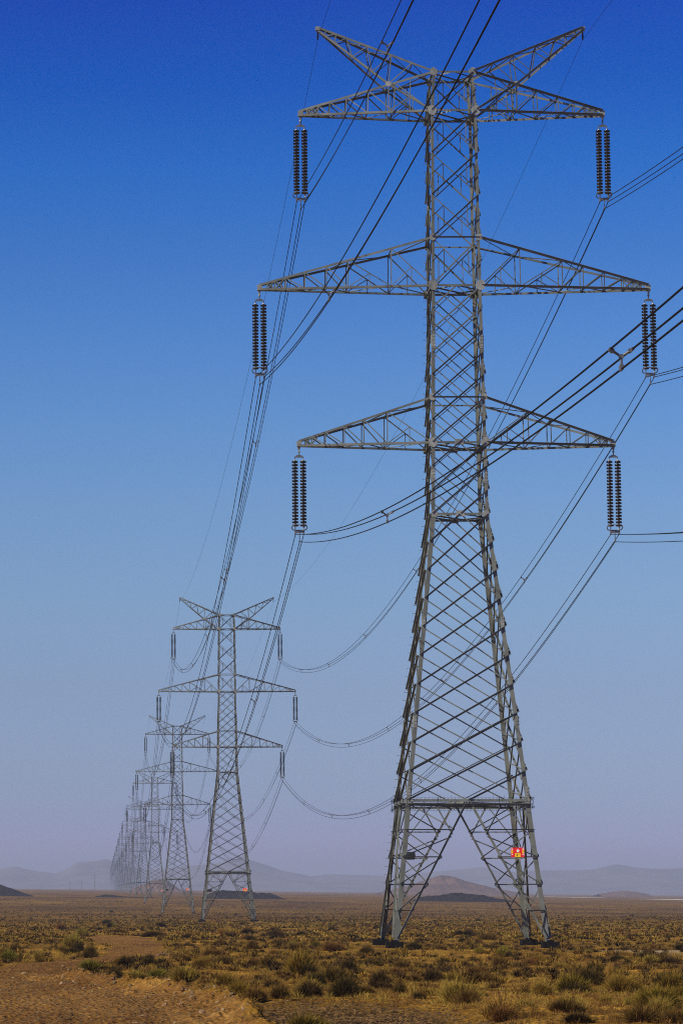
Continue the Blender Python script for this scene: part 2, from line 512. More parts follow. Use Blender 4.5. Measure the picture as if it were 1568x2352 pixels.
# ------------------------------------------------------------------ hills, mounds, mountains, salt flats
def ridge_mesh(name, pts, dist, depth, material, seed, rough=0.06, base_drop=3.0, rows=18, step=None):
    """heightfield whose skyline follows photo-measured points (px, py) at the given distance"""
    pts = sorted(pts)
    xs0 = np.array([(p[0] - PX) / F_PX * dist for p in pts])
    hs0 = np.array([(PY - p[1]) / F_PX * dist + CZ for p in pts])
    n = 160 if step is None else step
    rows += 1 - rows % 2
    xs = np.linspace(xs0[0], xs0[-1], n)
    base = ground_z(xs, xs * 0 + dist) - base_drop
    hs = np.interp(xs, xs0, hs0)
    span = xs0[-1] - xs0[0]
    hs = hs + (fbm(xs / span * 26, xs * 0 + seed, 5, seed) - 0.5) * rough * 2 * np.maximum(hs - base, 0.2)
    v = np.linspace(-1, 1, rows)
    V = []
    for j, t in enumerate(v):
        fall = (1 - abs(t)) ** 0.9
        nz = fbm(xs / span * 18 + 3.1, xs * 0 + t * 2.3 + seed, 4, seed + 5)
        h = base + (hs - base) * np.clip(fall * (0.75 + 0.5 * nz * (1 - fall) * 2) if t != 0 else 1.0, 0, 1.0)
        sh = (fbm(xs / span * 12, xs * 0 + t, 3, seed + 9) - 0.5) * depth * 0.3 * (1 - abs(t))
        V.append(np.stack([xs, dist + depth * t + sh, h], -1))
    V = np.concatenate(V)
    idx = np.arange(rows * n).reshape(rows, n)
    Fq = np.stack([idx[:-1, :-1], idx[:-1, 1:], idx[1:, 1:], idx[1:, :-1]], -1).reshape(-1, 4)
    return link(name, mesh_from(name, V, Fq, material, True))

o = ridge_mesh('mountains', [(-900, 2070), (-500, 2045), (-200, 2052), (-60, 2046), (0, 2040), (38, 2031), (83, 2042), (134, 2048), (160, 2036), (185, 2022), (225, 2020), (250, 2014),
    (290, 2030), (350, 2040), (430, 2032), (500, 2024), (560, 2012), (590, 2019), (622, 2028), (660, 2042), (705, 2050), (730, 2055), (760, 2050), (840, 2051), (900, 2054),
    (960, 2049), (1030, 2042), (1080, 2038), (1126, 2035), (1160, 2044), (1200, 2045), (1260, 2041), (1330, 2040), (1380, 2038), (1410, 2031), (1433, 2026), (1450, 2027), (1480, 2034),
    (1530, 2038), (1600, 2037), (1750, 2040), (2000, 2052), (2300, 2060)], 10300, 900, M['mountain'], 4, 0.035, 6, 20, 420)
tag(o, 'pale blue mountain range fading into the haze along the horizon', 'mountains', None, 'structure')
o = ridge_mesh('hill', [(880, 2092), (920, 2084), (960, 2074), (990, 2062), (1015, 2054), (1032, 2052), (1050, 2054), (1080, 2064), (1110, 2072), (1150, 2081), (1195, 2090), (1230, 2093)], 3600, 120, M['hill'], 12, 0.03, 2, 18)
tag(o, 'reddish rounded hill seen between the legs of the nearest pylon', 'hill', None, 'structure')
o = ridge_mesh('hill', [(270, 2093), (300, 2087), (330, 2076), (352, 2067), (372, 2061), (384, 2062), (400, 2072), (420, 2084), (440, 2092)], 3300, 60, M['hill'], 15, 0.05, 2, 18)
tag(o, 'small reddish pointed hill behind the feet of the third pylon', 'hill', None, 'structure')
o = ridge_mesh('hill', [(1390, 2095), (1430, 2090), (1450, 2088), (1475, 2090), (1510, 2096)], 3900, 60, M['hill'], 19, 0.05, 2, 12)
tag(o, 'low faint tan rise beside the white salt streaks', 'hill', None, 'structure')
o = ridge_mesh('mound', [(-160, 2092), (-100, 2074), (-50, 2066), (-10, 2070), (10, 2076), (40, 2086), (65, 2095), (90, 2103), (110, 2108)], 1480, 18, M['mound'], 22, 0.04, 0.5, 14)
tag(o, 'big black earth mound at the edge of the plain, west of the pylons', 'mound', None, 'structure')
o = ridge_mesh('mound', [(955, 2112), (975, 2103), (1000, 2099), (1030, 2097), (1050, 2094), (1070, 2093), (1100, 2096), (1125, 2098), (1145, 2103), (1170, 2107), (1195, 2112)], 1480, 12, M['mound'], 25, 0.10, 0.3, 14)
tag(o, 'long low dark earth mound seen between the legs of the nearest pylon', 'mound', None, 'structure')
o = ridge_mesh('mound', [(445, 2113), (465, 2106), (490, 2094), (505, 2088), (530, 2087), (555, 2088), (580, 2090), (600, 2093), (630, 2093), (645, 2099), (662, 2106), (680, 2111)], 1480, 12, M['mound'], 27, 0.10, 0.3, 14)
tag(o, 'low dark earth mound behind the feet of the second pylon', 'mound', None, 'structure')
o = ridge_mesh('mound', [(190, 2111), (205, 2107), (225, 2101), (245, 2097), (262, 2097), (290, 2101), (330, 2102), (380, 2104), (420, 2107), (450, 2111)], 1480, 10, M['mound'], 29, 0.10, 0.3, 12)
tag(o, 'thin dark earth bank behind the feet of the third pylon', 'mound', None, 'structure')

def salt(px0, px1, py, dist, depth, label):
    x0, x1 = (px0 - PX) / F_PX * dist, (px1 - PX) / F_PX * dist
    n, rws = 60, 6
    xs = np.linspace(x0, x1, n)
    V = []
    for t in np.linspace(0, 1, rws):
        w = np.sin(np.linspace(0.03, 0.97, n) * math.pi) ** 0.5
        yy = dist + depth * (t - 0.5) * w * (0.7 + 0.6 * fbm(xs * 0.02, xs * 0, 3, 8))
        V.append(np.stack([xs, yy, ground_z(xs, yy) + 0.06], -1))
    V = np.concatenate(V)
    idx = np.arange(rws * n).reshape(rws, n)
    Fq = np.stack([idx[:-1, :-1], idx[:-1, 1:], idx[1:, 1:], idx[1:, :-1]], -1).reshape(-1, 4)
    tag(link('salt_flat', mesh_from('salt_flat', V, Fq, M['salt'])), label, 'salt flat', None, 'structure')
salt(1272, 1372, 2097, 3000, 420, 'thin white salt streak on the horizon just east of the nearest pylon')
salt(1508, 1760, 2102, 2400, 300, 'white salt streak on the horizon at the photo edge')

# ------------------------------------------------------------------ transmission tower
ZB, ZH, ZW = 0.0, 7.19, 22.24
A3B, A3T, A2B, A2T, A1B, A1T = 26.05, 28.47, 34.50, 37.11, 44.05, 46.20
_wz = [ZB, ZH, ZW, A3B, A3T, A2B, A2T, A1B, A1T]
_ww = [3.95, 3.155, 1.49, 1.43, 1.40, 1.31, 1.27, 1.21, 1.08]
def hw(z):
    if z < 0: return 3.95 - z * (3.95 - 3.155) / ZH
    return float(np.interp(z, _wz, _ww))
FN = [(0, -1), (1, 0), (0, 1), (-1, 0)]     # front, right, back, left faces
def fp(k, s, z, out=0.0):
    n = FN[k]; r = (-n[1], n[0]); w = hw(z)
    return Vector((n[0] * (w + out) + r[0] * s * w, n[1] * (w + out) + r[1] * s * w, z))
def fn(k): return Vector((FN[k][0], FN[k][1], 0))
ARMS = [(A1B, A1T, 8.14), (A2B, A2T, 10.40), (A3B, A3T, 8.35)]
PEAK = (7.16, 48.88)
NODE = (3.44, 45.62)

def gen_tower(ext=0.0):
    """list of (part, sub-part or None, material key, (verts, faces)); part names carry #n to keep repeats apart"""
    out = []
    add = lambda part, sub, mk, vf: out.append((part, sub, mk, vf))
    zb = ZB - ext
    # legs in lengths, with splice plates
    cuts = [zb, ZH, 11.2, 16.4, ZW, A3T, A2B, A2T, A1B, A1T + 0.12]
    for c, (sx, sy) in enumerate(((-1, -1), (1, -1), (1, 1), (-1, 1))):
        bag = Bag()
        for z0, z1 in zip(cuts[:-1], cuts[1:]):
            w = 0.24 if z0 < ZH - .1 else 0.21 if z0 < ZW - 1 else 0.17 if z0 < A2B else 0.14
            p0 = Vector((sx * hw(z0), sy * hw(z0), z0)); p1 = Vector((sx * hw(z1), sy * hw(z1), z1))
            bag.add(corner_bar(p0, p1, w, (-sx, 0, 0), (0, -sy, 0)))
        out.append(('main_leg#%d' % c, None, 'steel', (bag.v, bag.f)))
        for z in (11.2, 16.4, ZH + 0.35, ZW + 2.0, A3T + 3):
            w = hw(z)
            b2 = Bag().add(box((sx * (w - 0.09), sy * (w + 0.012), z), (0.085, 0.012, 0.36)))
            b2.add(box((sx * (w + 0.012), sy * (w - 0.09), z), (0.012, 0.085, 0.36)))
            for i in range(4):
                for q in (-0.04, 0.04):
                    b2.add(box((sx * (w - 0.09 + q), sy * (w + 0.03), z - 0.27 + i * 0.18), (0.016, 0.012, 0.016)))
                    b2.add(box((sx * (w + 0.03), sy * (w - 0.09 + q), z - 0.27 + i * 0.18), (0.012, 0.016, 0.016)))
            add('splice_plate#%d_%d' % (c, int(z * 10)), None, 'plate', (b2.v, b2.f))
        w = hw(zb)
        f = Bag().add(lathe([(0.80, -0.55), (0.80, -0.02), (0.76, 0.02), (0.30, 0.02), (0.26, 0.16), (0.1, 0.17)], 4 if False else 8))
        f = Bag().add(box((0, 0, -0.40), (0.42, 0.42, 0.40))).add(box((0, 0, 0.03), (0.16, 0.16, 0.05)))
        vs = [(x + sx * w, y + sy * w, z + zb) for x, y, z in f.v]
        add('footing#%d' % c, None, 'footing', (vs, f.f))

    def brace(k, a, b, w, name='brace', outw=1, off=0.015):
        p, q = fp(k, *a), fp(k, *b)
        d = (q - p).normalized()
        add('%s#%d_%d' % (name, k, len(out)), None, 'steel', angle_bar(p + d * 0.03, q - d * 0.03, w, fn(k), outw, None, None, off))

    def lattice(k, zs, w, light_first=0):
        """double warren: node i joined to node i+2 on the far leg, both ways, zs from the top down"""
        n = len(zs) - 1
        mid = lambda i: (0.0, zs[i])
        w0 = w * (0.72 if k == 2 else 1.0)
        for s, outw, off in ((1, 1, 0.03), (-1, -1, -0.02)):
            w = w0 * (1.0 if s == 1 else 0.66)
            ow = outw
            brace(k, (s * 0.0, zs[0]), (-s, zs[1]), w, 'brace', ow if not (light_first and s == 1) else -1, off)
            for i in range(n - 1):
                o2 = ow if not (s == 1 and i < light_first) else -1
                brace(k, (s, zs[i]), (-s, zs[i + 2]), w, 'brace', o2, off)
            brace(k, (s, zs[n - 1]), (0.0, zs[n]), w, 'brace', ow, off)

    def xpanel(k, z0, z1, w, redundant=True, light=False):
        """z0 top, z1 bottom"""
        brace(k, (1, z0), (-1, z1), w, 'brace', -1 if light else 1, 0.03)
        brace(k, (-1, z0), (1, z1), w * 0.7, 'brace', -1, -0.02)
        if redundant:
            h = z0 - z1
            q1 = (-0.5, z0 - h * 0.25); q2 = (0.5, z0 - h * 0.75)
            brace(k, q1, (-0.5, z0 - h * 0.74), 0.045, 'strut', 1, 0.05)
            brace(k, q1, (-1, z0 - h * 0.52), 0.045, 'strut', 1, 0.05)
            brace(k, q2, (0.5, z0 - h * 0.26), 0.045, 'strut', 1, 0.05)
            brace(k, q2, (1, z0 - h * 0.48), 0.045, 'strut', 1, 0.05)

    for k in range(4):
        lattice(k, list(np.linspace(ZW, ZH, 11)), 0.095)
        lattice(k, [A3T, A3T - 1.21, A3B, A3B - 1.27, A3B - 2.54, ZW], 0.08)
        lattice(k, list(np.linspace(A2B, A3T, 6)), 0.08, 2)
        xpanel(k, A2T, A2B, 0.08, True, True)
        zz = np.linspace(A1B, A2T, 4)
        for a, b in zip(zz[:-1], zz[1:]): xpanel(k, a, b, 0.08)
        xpanel(k, A1T, A1B, 0.08)
        for z, w in ((ZW, 0.11), (A3B, 0.11), (A3T, 0.08), (A2B, 0.11), (A2T, 0.08), (A1B, 0.10), (A1T, 0.10)):
            brace(k, (-1, z), (1, z), w, 'girt', 1 if w < 0.1 else -1, 0.04)
        # hip frame and splayed legs
        for z, oo in ((ZH, -1), (ZH - 0.22, 1)):
            brace(k, (-1, z), (1, z), 0.12, 'hip_beam', oo, 0.04)
        H = ZH - 0.11
        f = lambda t: H + (zb + 0.12 - H) * t
        inner = lambda t: 0.03 + 0.93 * t       # x of the inner diagonal, as a share of the half width
        for s in (-1, 1):
            brace(k, (s * 0.03, H), (s * 0.965, zb + 0.15), 0.11, 'leg_diagonal', 1, 0.03)
            tl = [0.0, 0.2, 0.4, 0.6, 0.79]
            for i, t in enumerate(tl):
                if i: brace(k, (s, f(t)), (s * inner(t), f(t)), 0.06, 'leg_strut', 1, 0.05)
            for i in range(4):
                t0, t1 = tl[i], tl[i + 1]
                brace(k, (s, f(t0)), (s * inner(t1), f(t1)), 0.06, 'leg_strut', -1, -0.02)
                if i < 3: brace(k, (s * inner(t1 if i else 0.25), f(t1 if i else 0.25)), (s, f(t1 + 0.2)), 0.06, 'leg_strut', 1, 0.02)
            brace(k, (s * 0.55, H), (s * inner(0.24), f(0.24)), 0.07, 'leg_strut', 1, 0.03)
            brace(k, (s * 0.55, H), (s, f(0.30)), 0.05, 'leg_strut', -1, -0.03)
            brace(k, (s * 0.90, zb + 0.35), (s, f(0.79)), 0.05, 'leg_strut', 1, 0.02)
    # plan bracing inside the body
    for z, w in ((ZH - 0.11, 0.09), (ZW, 0.07), (A3B, 0.07), (A2B, 0.07), (A1B, 0.07), (A1T, 0.06)):
        m = hw(z) * 0.99
        pts = [(0, -m), (m, 0), (0, m), (-m, 0)]
        for i in range(4):
            p, q = pts[i], pts[(i + 1) % 4]
            add('plan_brace#%d_%d' % (int(z), i), None, 'steel', angle_bar((*p, z + 0.03), (*q, z + 0.03), w, (0, 0, 1), -1, None, (0, 0, 1)))
        add('plan_brace#%d_x' % int(z), None, 'steel', angle_bar((-m, -m, z - 0.05), (m, m, z - 0.05), w, (0, 0, 1), -1, None, (0, 1, 0)))
    # anti-climbing wire with barbs round the hip
    bb = Bag()
    for k in range(4):
        for zo, oo in ((0.12, 0.20), (-0.34, 0.20)):
            bb.add(tube([fp(k, -1.05, ZH + zo, oo), fp(k, 1.05, ZH + zo, oo)], 0.007, 3))
            for i in range(34):
                s = -1.02 + 2.04 * i / 33
                p = fp(k, s, ZH + zo, oo)
                d = Vector((random.uniform(-.08, .08), random.uniform(-.08, .08), random.choice((-1, 1)) * random.uniform(0.07, 0.17)))
                bb.add(tube([p - d * 0.4, p + d], 0.007, 3))
        for s in (-1, -0.5, 0, 0.5, 1):
            bb.add(tube([fp(k, s, ZH - 0.34, 0.10), fp(k, s, ZH + 0.16, 0.24)], 0.016, 4))
    add('anti_climb_wire', None, 'wire', (bb.v, bb.f))
    # step bolts up the far left leg
    sb = Bag()
    z = zb + 2.6
    while z < A1T - 1:
        w = hw(z)
        sb.add(box((-w - 0.10, w + 0.0 - 0.06, z), (0.10, 0.011, 0.011)))
        z += 0.42
    add('step_bolts', None, 'steel', (sb.v, sb.f))
    # gusset plates where arms and girts meet the legs
    hexa = lambda r: [(r * math.cos(a), r * 0.9 * math.sin(a)) for a in np.linspace(0, 2 * math.pi, 8)[:-1] + 0.2]
    for z, r in ((A1T, 0.21), (A1B, 0.25), (A2T, 0.18), (A2B, 0.26), (A3T, 0.18), (A3B, 0.25), (ZW, 0.19), (ZH - 0.1, 0.22)):
        for k in (0, 2):
            for s in (-1, 1):
                c = fp(k, s, z, 0.045)
                sx = 1 if c.x > 0 else -1
                c.x -= sx * 0.13
                if ZW + 1 < z: c.x += sx * 0.10
                gp = [(sx * a * r, bb_ * r) for a, bb_ in ((0.75, -0.75), (0.85, 0.6), (0.3, 1.15), (-0.35, 1.0), (-1.05, 0.35), (-0.95, -0.55), (-0.2, -1.1))]
                if sx < 0: gp = gp[::-1]
                add('gusset_plate#%d_%d_%d' % (int(z), k, s), None, 'plate', plate(c, (1, 0, 0), (0, 0, 1), fn(k), gp, 0.014))
        if z in (A3B, ZW):
            for k in (0, 2):
                add('gusset_plate#%d_%d_m' % (int(z), k), None, 'plate', plate(fp(k, 0, z, 0.05), (1, 0, 0), (0, 0, 1), fn(k), [(-0.26, -0.14), (0.26, -0.14), (0.2, 0.17), (-0.2, 0.17)], 0.014))
    # cross arms
    for ai, (b, t, Ln) in enumerate(ARMS):
        for s in (-1, 1):
            part = 'cross_arm#%d_%d' % (ai, s)
            wb, wt = hw(b), hw(t)
            def pt(level, side, fr):
                """fr 0 at the tip, 1 at the body; side -1 front, +1 back"""
                if level == 'b': r0, z0 = Vector((s * wb, side * wb, b)), Vector((s * Ln, side * 0.12, b + 0.02))
                else: r0, z0 = Vector((s * wt, side * wt, t)), Vector((s * Ln, side * 0.12, b + 0.26))
                return z0 + (r0 - z0) * fr
            tp = Bag().add(box((s * (Ln - 0.02), 0, b + 0.12), (0.13, 0.14, 0.15))).add(plate((s * Ln, -0.02, b - 0.05), (1, 0, 0), (0, 0, 1), (0, 1, 0), [(-0.09, 0.1), (-0.05, -0.16), (0.05, -0.16), (0.09, 0.1)], 0.03))
            add(part, None, 'plate', (tp.v, tp.f))
            for side in (-1, 1):
                nf = Vector((s * 0.13, side, 0))
                add(part, 'chord', 'steel', angle_bar(pt('b', side, 1), pt('b', side, 0), 0.12, nf, s, None, (0, 0, s)))
                add(part, 'chord', 'steel', angle_bar(pt('t', side, 1), pt('t', side, 0), 0.115, nf, s))
                fr = [0.045, 0.09, 0.152, 0.264, 0.39, 0.515, 0.766] if ai == 1 else [0.05, 0.10, 0.20, 0.343, 0.49, 0.667] if ai == 2 else [0.05, 0.09, 0.136, 0.223, 0.348, 0.515, 0.715]
                for fa in fr: add(part, 'lacing', 'steel', angle_bar(pt('b', side, fa), pt('t', side, fa), 0.055, nf, -1))
                nodes = fr + [1.0]
                for fa, fb in zip(nodes[:-1], nodes[1:]):
                    add(part, 'lacing', 'steel', angle_bar(pt('t', side, fa), pt('b', side, fb), 0.055, nf, -1, None, None, -0.01))
                    if fb - fa > 0.2 or (ai == 1 and fa > 0.5):
                        m1 = (pt('t', side, fa) + pt('b', side, fb)) / 2
                        fm = (fa + fb) / 2
                        add(part, 'lacing', 'steel', angle_bar(m1, pt('b', side, fm), 0.045, nf, -1))
                        add(part, 'lacing', 'steel', angle_bar(m1, pt('b', side, fa), 0.045, nf, -1))
                if fr[0] < 0.06:
                    add(part, 'lacing', 'steel', angle_bar(pt('b', side, 0.045), pt('t', side, 0.09), 0.05, nf, -1))
                    add(part, 'lacing', 'steel', angle_bar(pt('b', side, 0.09), pt('t', side, 0.152), 0.05, nf, -1))
            fr2 = [0.09] + [x for x in fr if x > 0.13] + [1.0]
            for i, fa in enumerate(fr2[:-1]):
                fb = fr2[i + 1]
                add(part, 'lacing', 'steel', angle_bar(pt('b', -1, fa), pt('b', 1, fa), 0.05, (0, 0, 1), 1, None, (1, 0, 0)))
                sd = -1 if i % 2 else 1
                add(part, 'lacing', 'steel', angle_bar(pt('b', sd, fa), pt('b', -sd, fb), 0.05, (0, 0, 1), 1, None, (1, 0, 0)))
                if fa > 0.3:
                    add(part, 'lacing', 'steel', angle_bar(pt('t', -1, fa), pt('t', 1, fa), 0.05, (0, 0, 1), -1, None, (1, 0, 0)))
                    add(part, 'lacing', 'steel', angle_bar(pt('t', -sd, fa), pt('t', sd, fb), 0.05, (0, 0, 1), -1, None, (1, 0, 0)))
    # earth wire arms: top chord from the body top, lower chord through the node on the upper arm
    for s in (-1, 1):
        part = 'earth_wire_arm#%d' % s
        Lp, zp = PEAK
        wt, wb = hw(A1T), hw(A1B)
        add(part, None, 'plate', box((s * Lp, 0, zp), (0.12, 0.12, 0.10)))
        fq = (NODE[0] - 1.08) / (8.14 - 1.08)
        yn = hw(A1T) + (0.12 - hw(A1T)) * fq
        for side in (-1, 1):
            nf = Vector((s * 0.12, side, 0))
            tip_t, tip_b = Vector((s * Lp, side * 0.09, zp + 0.06)), Vector((s * Lp, side * 0.09, zp - 0.10))
            root = Vector((s * wt, side * wt, A1T + 0.05))
            node = Vector((s * NODE[0], side * (yn + 0.01), NODE[1]))
            bot = Vector((s * wb, side * wb, A1B + 0.05))
            add(part, 'chord', 'steel', angle_bar(root, tip_t, 0.11, nf, s))
            add(part, 'chord', 'steel', angle_bar(node, tip_b, 0.11, nf, s, None, (0, 0, s)))
            add(part, 'chord', 'steel', angle_bar(bot, node, 0.11, nf, s, None, (0, 0, s)))
            T = lambda u: tip_t + (root - tip_t) * u
            B = lambda u: tip_b + (node - tip_b) * u
            for u, v in ((0.07, 0.10), (0.16, 0.24), (0.25, 0.49), (0.43, 0.77), (0.64, 1.0), (0.82, 1.0)):
                add(part, 'lacing', 'steel', angle_bar(T(u), B(v), 0.055, nf, -1))
            for u, v in ((0.16, 0.10), (0.25, 0.24), (0.43, 0.49), (0.64, 0.77)):
                add(part, 'lacing', 'steel', angle_bar(T(u), B(v), 0.05, nf, -1, None, None, -0.02))
            add(part, 'lacing', 'steel', angle_bar(node, (node.x, node.y, A1B + 0.04), 0.06, nf, -1))
            m1 = (node + bot) / 2
            add(part, 'lacing', 'steel', angle_bar(m1, (m1.x, m1.y, A1B + 0.05), 0.05, nf, -1))
            add(part, 'lacing', 'steel', angle_bar(m1, (node.x, side * (abs(node.y) + 0.25), A1B + 0.04), 0.05, nf, -1))
            m2 = (node + root) / 2
            add(part, 'lacing', 'steel', angle_bar(m2, m1, 0.045, nf, -1))
            add('gusset_plate#n%d_%d' % (s, side), None, 'plate', plate(node + Vector((0, side * 0.02, 0)), (1, 0, 0), (0, 0, 1), (0, side, 0), hexa(0.18), 0.014))
        for u in (0.16, 0.25, 0.43, 0.64, 0.82):
            P = lambda sd, uu: Vector((s * Lp, sd * 0.09, zp + 0.06)) + (Vector((s * wt, sd * wt, A1T + 0.05)) - Vector((s * Lp, sd * 0.09, zp + 0.06))) * uu
            add(part, 'lacing', 'steel', angle_bar(P(-1, u), P(1, u), 0.05, (0, 0, 1), -1, None, (1, 0, 0)))
            sd = 1 if int(u * 100) % 2 else -1
            add(part, 'lacing', 'steel', angle_bar(P(sd, u), P(-sd, min(1, u + 0.2)), 0.05, (0, 0, 1), -1, None, (1, 0, 0)))
    return out

def sign_parts(ext):
    """red danger plate on the far right leg and the plate seen from behind on the far left leg"""
    zs = 4.52
    out = []
    w = hw(zs)
    c = Vector((2.42, -w - 0.22, zs))
    hwid, hh = 0.40, 0.29
    pts = [(-hwid, -hh + 0.02), (-hwid + 0.08, -hh), (hwid - 0.08, -hh), (hwid, -hh + 0.02), (hwid, hh - 0.05), (hwid - 0.07, hh), (-hwid + 0.07, hh), (-hwid, hh - 0.05)]
    out.append(('warning_sign', None, 'red', plate(c, (1, 0, 0), (0, 0, 1), (0, 1, 0), pts, 0.02)))
    f = c + Vector((0, -0.004, 0))
    star = []
    for i in range(10):
        a = math.pi / 2 + i * math.pi / 5
        r = 0.12 if i % 2 == 0 else 0.06
        star.append((r * math.cos(a) + 0.02, r * math.sin(a) * 1.1 + 0.10))
    out.append(('warning_sign', 'emblem', 'white', plate(f, (1, 0, 0), (0, 0, 1), (0, 1, 0), star, 0.003)))
    out.append(('warning_sign', 'number_plate', 'yellow', plate(f, (1, 0, 0), (0, 0, 1), (0, 1, 0), [(-0.16, -0.28), (0.18, -0.28), (0.18, -0.05), (-0.16, -0.05)], 0.003)))
    g = c + Vector((0, -0.007, 0))
    b = Bag()
    for q in ([(-0.07, -0.11), (0.0, -0.09), (0.02, -0.13), (-0.03, -0.18), (0.02, -0.20), (0.02, -0.225), (-0.075, -0.225), (-0.07, -0.20), (-0.02, -0.14), (-0.03, -0.115), (-0.07, -0.13)],
              [(0.06, -0.10), (0.09, -0.09), (0.09, -0.15), (0.06, -0.15)]):
        b.add(plate(g, (1, 0, 0), (0, 0, 1), (0, 1, 0), q, 0.002))
    out.append(('warning_sign', 'lettering', 'ink', (b.v, b.f)))
    for sx in (-1, 1):
        b = Bag()
        for zz, hgt in ((0.10, 0.06), (0.0, 0.05)):
            b.add(plate(f, (1, 0, 0), (0, 0, 1), (0, 1, 0), [(sx * 0.33 - 0.05, zz - hgt), (sx * 0.33 + 0.05, zz - hgt), (sx * 0.33 + 0.05, zz + hgt * 0.6), (sx * 0.33 - 0.05, zz + hgt * 0.6)], 0.003))
        out.append(('warning_sign', 'side_mark', 'yellow', (b.v, b.f)))
        b = Bag()
        for zz in (0.20, -0.12):
            b.add(plate(f, (1, 0, 0), (0, 0, 1), (0, 1, 0), [(sx * 0.33 - 0.045, zz - 0.03), (sx * 0.33 + 0.045, zz - 0.03), (sx * 0.33 + 0.04, zz + 0.04), (sx * 0.33 - 0.03, zz + 0.035)], 0.003))
        out.append(('warning_sign', 'side_mark', 'white', (b.v, b.f)))
    turn = Matrix.Rotation(R(-12), 3, 'Z')
    out = [(p_, s_, m_, ([c + turn @ ((Vector(v) - c) * 0.84) for v in vf[0]], vf[1])) for p_, s_, m_, vf in out]
    c2 = Vector((-2.75, 0.3, zs - 0.12))
    out.append(('sign_bracket', None, 'steel', angle_bar((-w, 0.36, zs - 0.1), (-2.4, 0.36, zs - 0.1), 0.06, (0, -1, 0))))
    out.append(('sign_plate', None, 'signback', plate(c2, (1, 0, 0), (0, 0, 1), (0, 1, 0), [(-0.36, -0.15), (-0.26, -0.21), (0.30, -0.21), (0.35, 0.0), (0.33, 0.2), (-0.34, 0.19)], 0.02)))
    return out

def tower_meshes(items):
    """meshes for a tower built member by member"""
    res = []
    for part, sub, mk, (v, f) in items:
        nm = sub or part.split('#')[0]
        res.append((part, sub, mesh_from(nm, v, f, M[mk])))
    return res

def place_tower(meshes, loc, label, group):
    root = empty('transmission_tower', loc)
    tag(root, label, 'pylon', group)
    parts = {}
    for part, sub, me in meshes:
        if sub is None:
            o = link(part.split('#')[0], me, root)
            if part in ('anti_climb_wire', 'step_bolts', 'body_lattice'): o['kind'] = 'stuff'
            parts[part] = o
    for part, sub, me in meshes:
        if sub is not None: link(sub, me, parts[part])
    return root

def join_items(items):
    """same tower as few joined meshes, for the pylons too far away to pick members apart"""
    bags = {}
    for part, sub, mk, vf in items:
        nm = part.split('#')[0]
        if nm in ('main_leg', 'cross_arm', 'earth_wire_arm', 'footing'): key = (part, None, 'footing' if nm == 'footing' else 'steel')
        elif nm in ('warning_sign', 'sign_plate'): key = (part, sub, mk)
        elif nm in ('splice_plate', 'step_bolts', 'anti_climb_wire'): continue
        else: key = ('body_lattice', None, 'steel')
        bags.setdefault(key, []).append(vf)
    res = []
    for (part, sub, mk), l in bags.items():
        b = Bag()
        for vf in l: b.add(vf)
        res.append((part, sub, mk, (b.v, b.f)))
    return res

DIST = [160.5, 465.0, 785.0, 1140.0, 1500.0]
while DIST[-1] < 5600: DIST.append(DIST[-1] + 365.0)
TX = [18.62, 18.50, 18.40] + [18.35] * (len(DIST) - 3)
EXT = [0, 0, 1.5] + [0] * (len(DIST) - 3)
TZ = []
for i, d in enumerate(DIST):
    g = gz(TX[i], d)
    TZ.append({0: -2.55 + CZ, 1: -4.28 + CZ, 2: -4.05 + CZ}.get(i, g + 0.3))
ORD = ['nearest', 'second', 'third', 'fourth', 'fifth', 'sixth', 'seventh', 'eighth']
near_meshes = tower_meshes(gen_tower(0) + sign_parts(0))
ext_meshes = tower_meshes(join_items(gen_tower(1.5) + sign_parts(1.5)))
far_meshes = tower_meshes(join_items(gen_tower(0) + sign_parts(0)))
TL = ['tall lattice steel pylon nearest the camera, on black footings with red danger plate',
      'second lattice pylon in the row, just behind the nearest one',
      'third lattice pylon in the row, overlapping the left side of the second',
      'fourth lattice pylon in the row, greyed by haze behind the third',
      'fifth lattice pylon in the row, pale behind the fourth',
      'sixth lattice pylon in the row, pale behind the fifth']
for i, d in enumerate(DIST):
    ms = near_meshes if i < 2 else ext_meshes if i == 2 else far_meshes
    place_tower(ms, (TX[i], d, TZ[i]), TL[i] if i < len(TL) else '%s pylon in the row, dimmed by haze among the far ones' % ORD[i] if i < 8 else 'pylon far down the row, almost lost in purple haze', 'pylons in a long row across the plain')

# ------------------------------------------------------------------ insulator sets
def disc_mesh():
    vf = lathe([(0.045, 0.060), (0.09, 0.052), (0.155, 0.032), (0.170, -0.005), (0.160, -0.052), (0.10, -0.052), (0.05, -0.050)], 12)
    return mesh_from('disc', vf[0], vf[1], M['disc'], True)
def string_core_mesh(with_disc=False):
    b = Bag()
    b.add(tube([(0, 0, 0.10), (0, 0, -3.62)], 0.022, 6))
    for i in range(21): b.add(lathe([(0.02, 0.120), (0.050, 0.110), (0.056, 0.055), (0.03, 0.05)], 8, (0, 0, -0.17 * i)))
    nf = len(b.f)
    if with_disc:
        for i in range(21): b.add(lathe([(0.06, 0.065), (0.150, 0.030), (0.160, -0.045), (0.06, -0.060)], 8, (0, 0, -0.17 * i)))
    me = mesh_from('insulator_string', b.v, b.f, [M['cap'], M['disc']], True, [0] * nf + [1] * (len(b.f) - nf))
    return me
DROP = 0.66                                   # tip plate to centre of the first disc
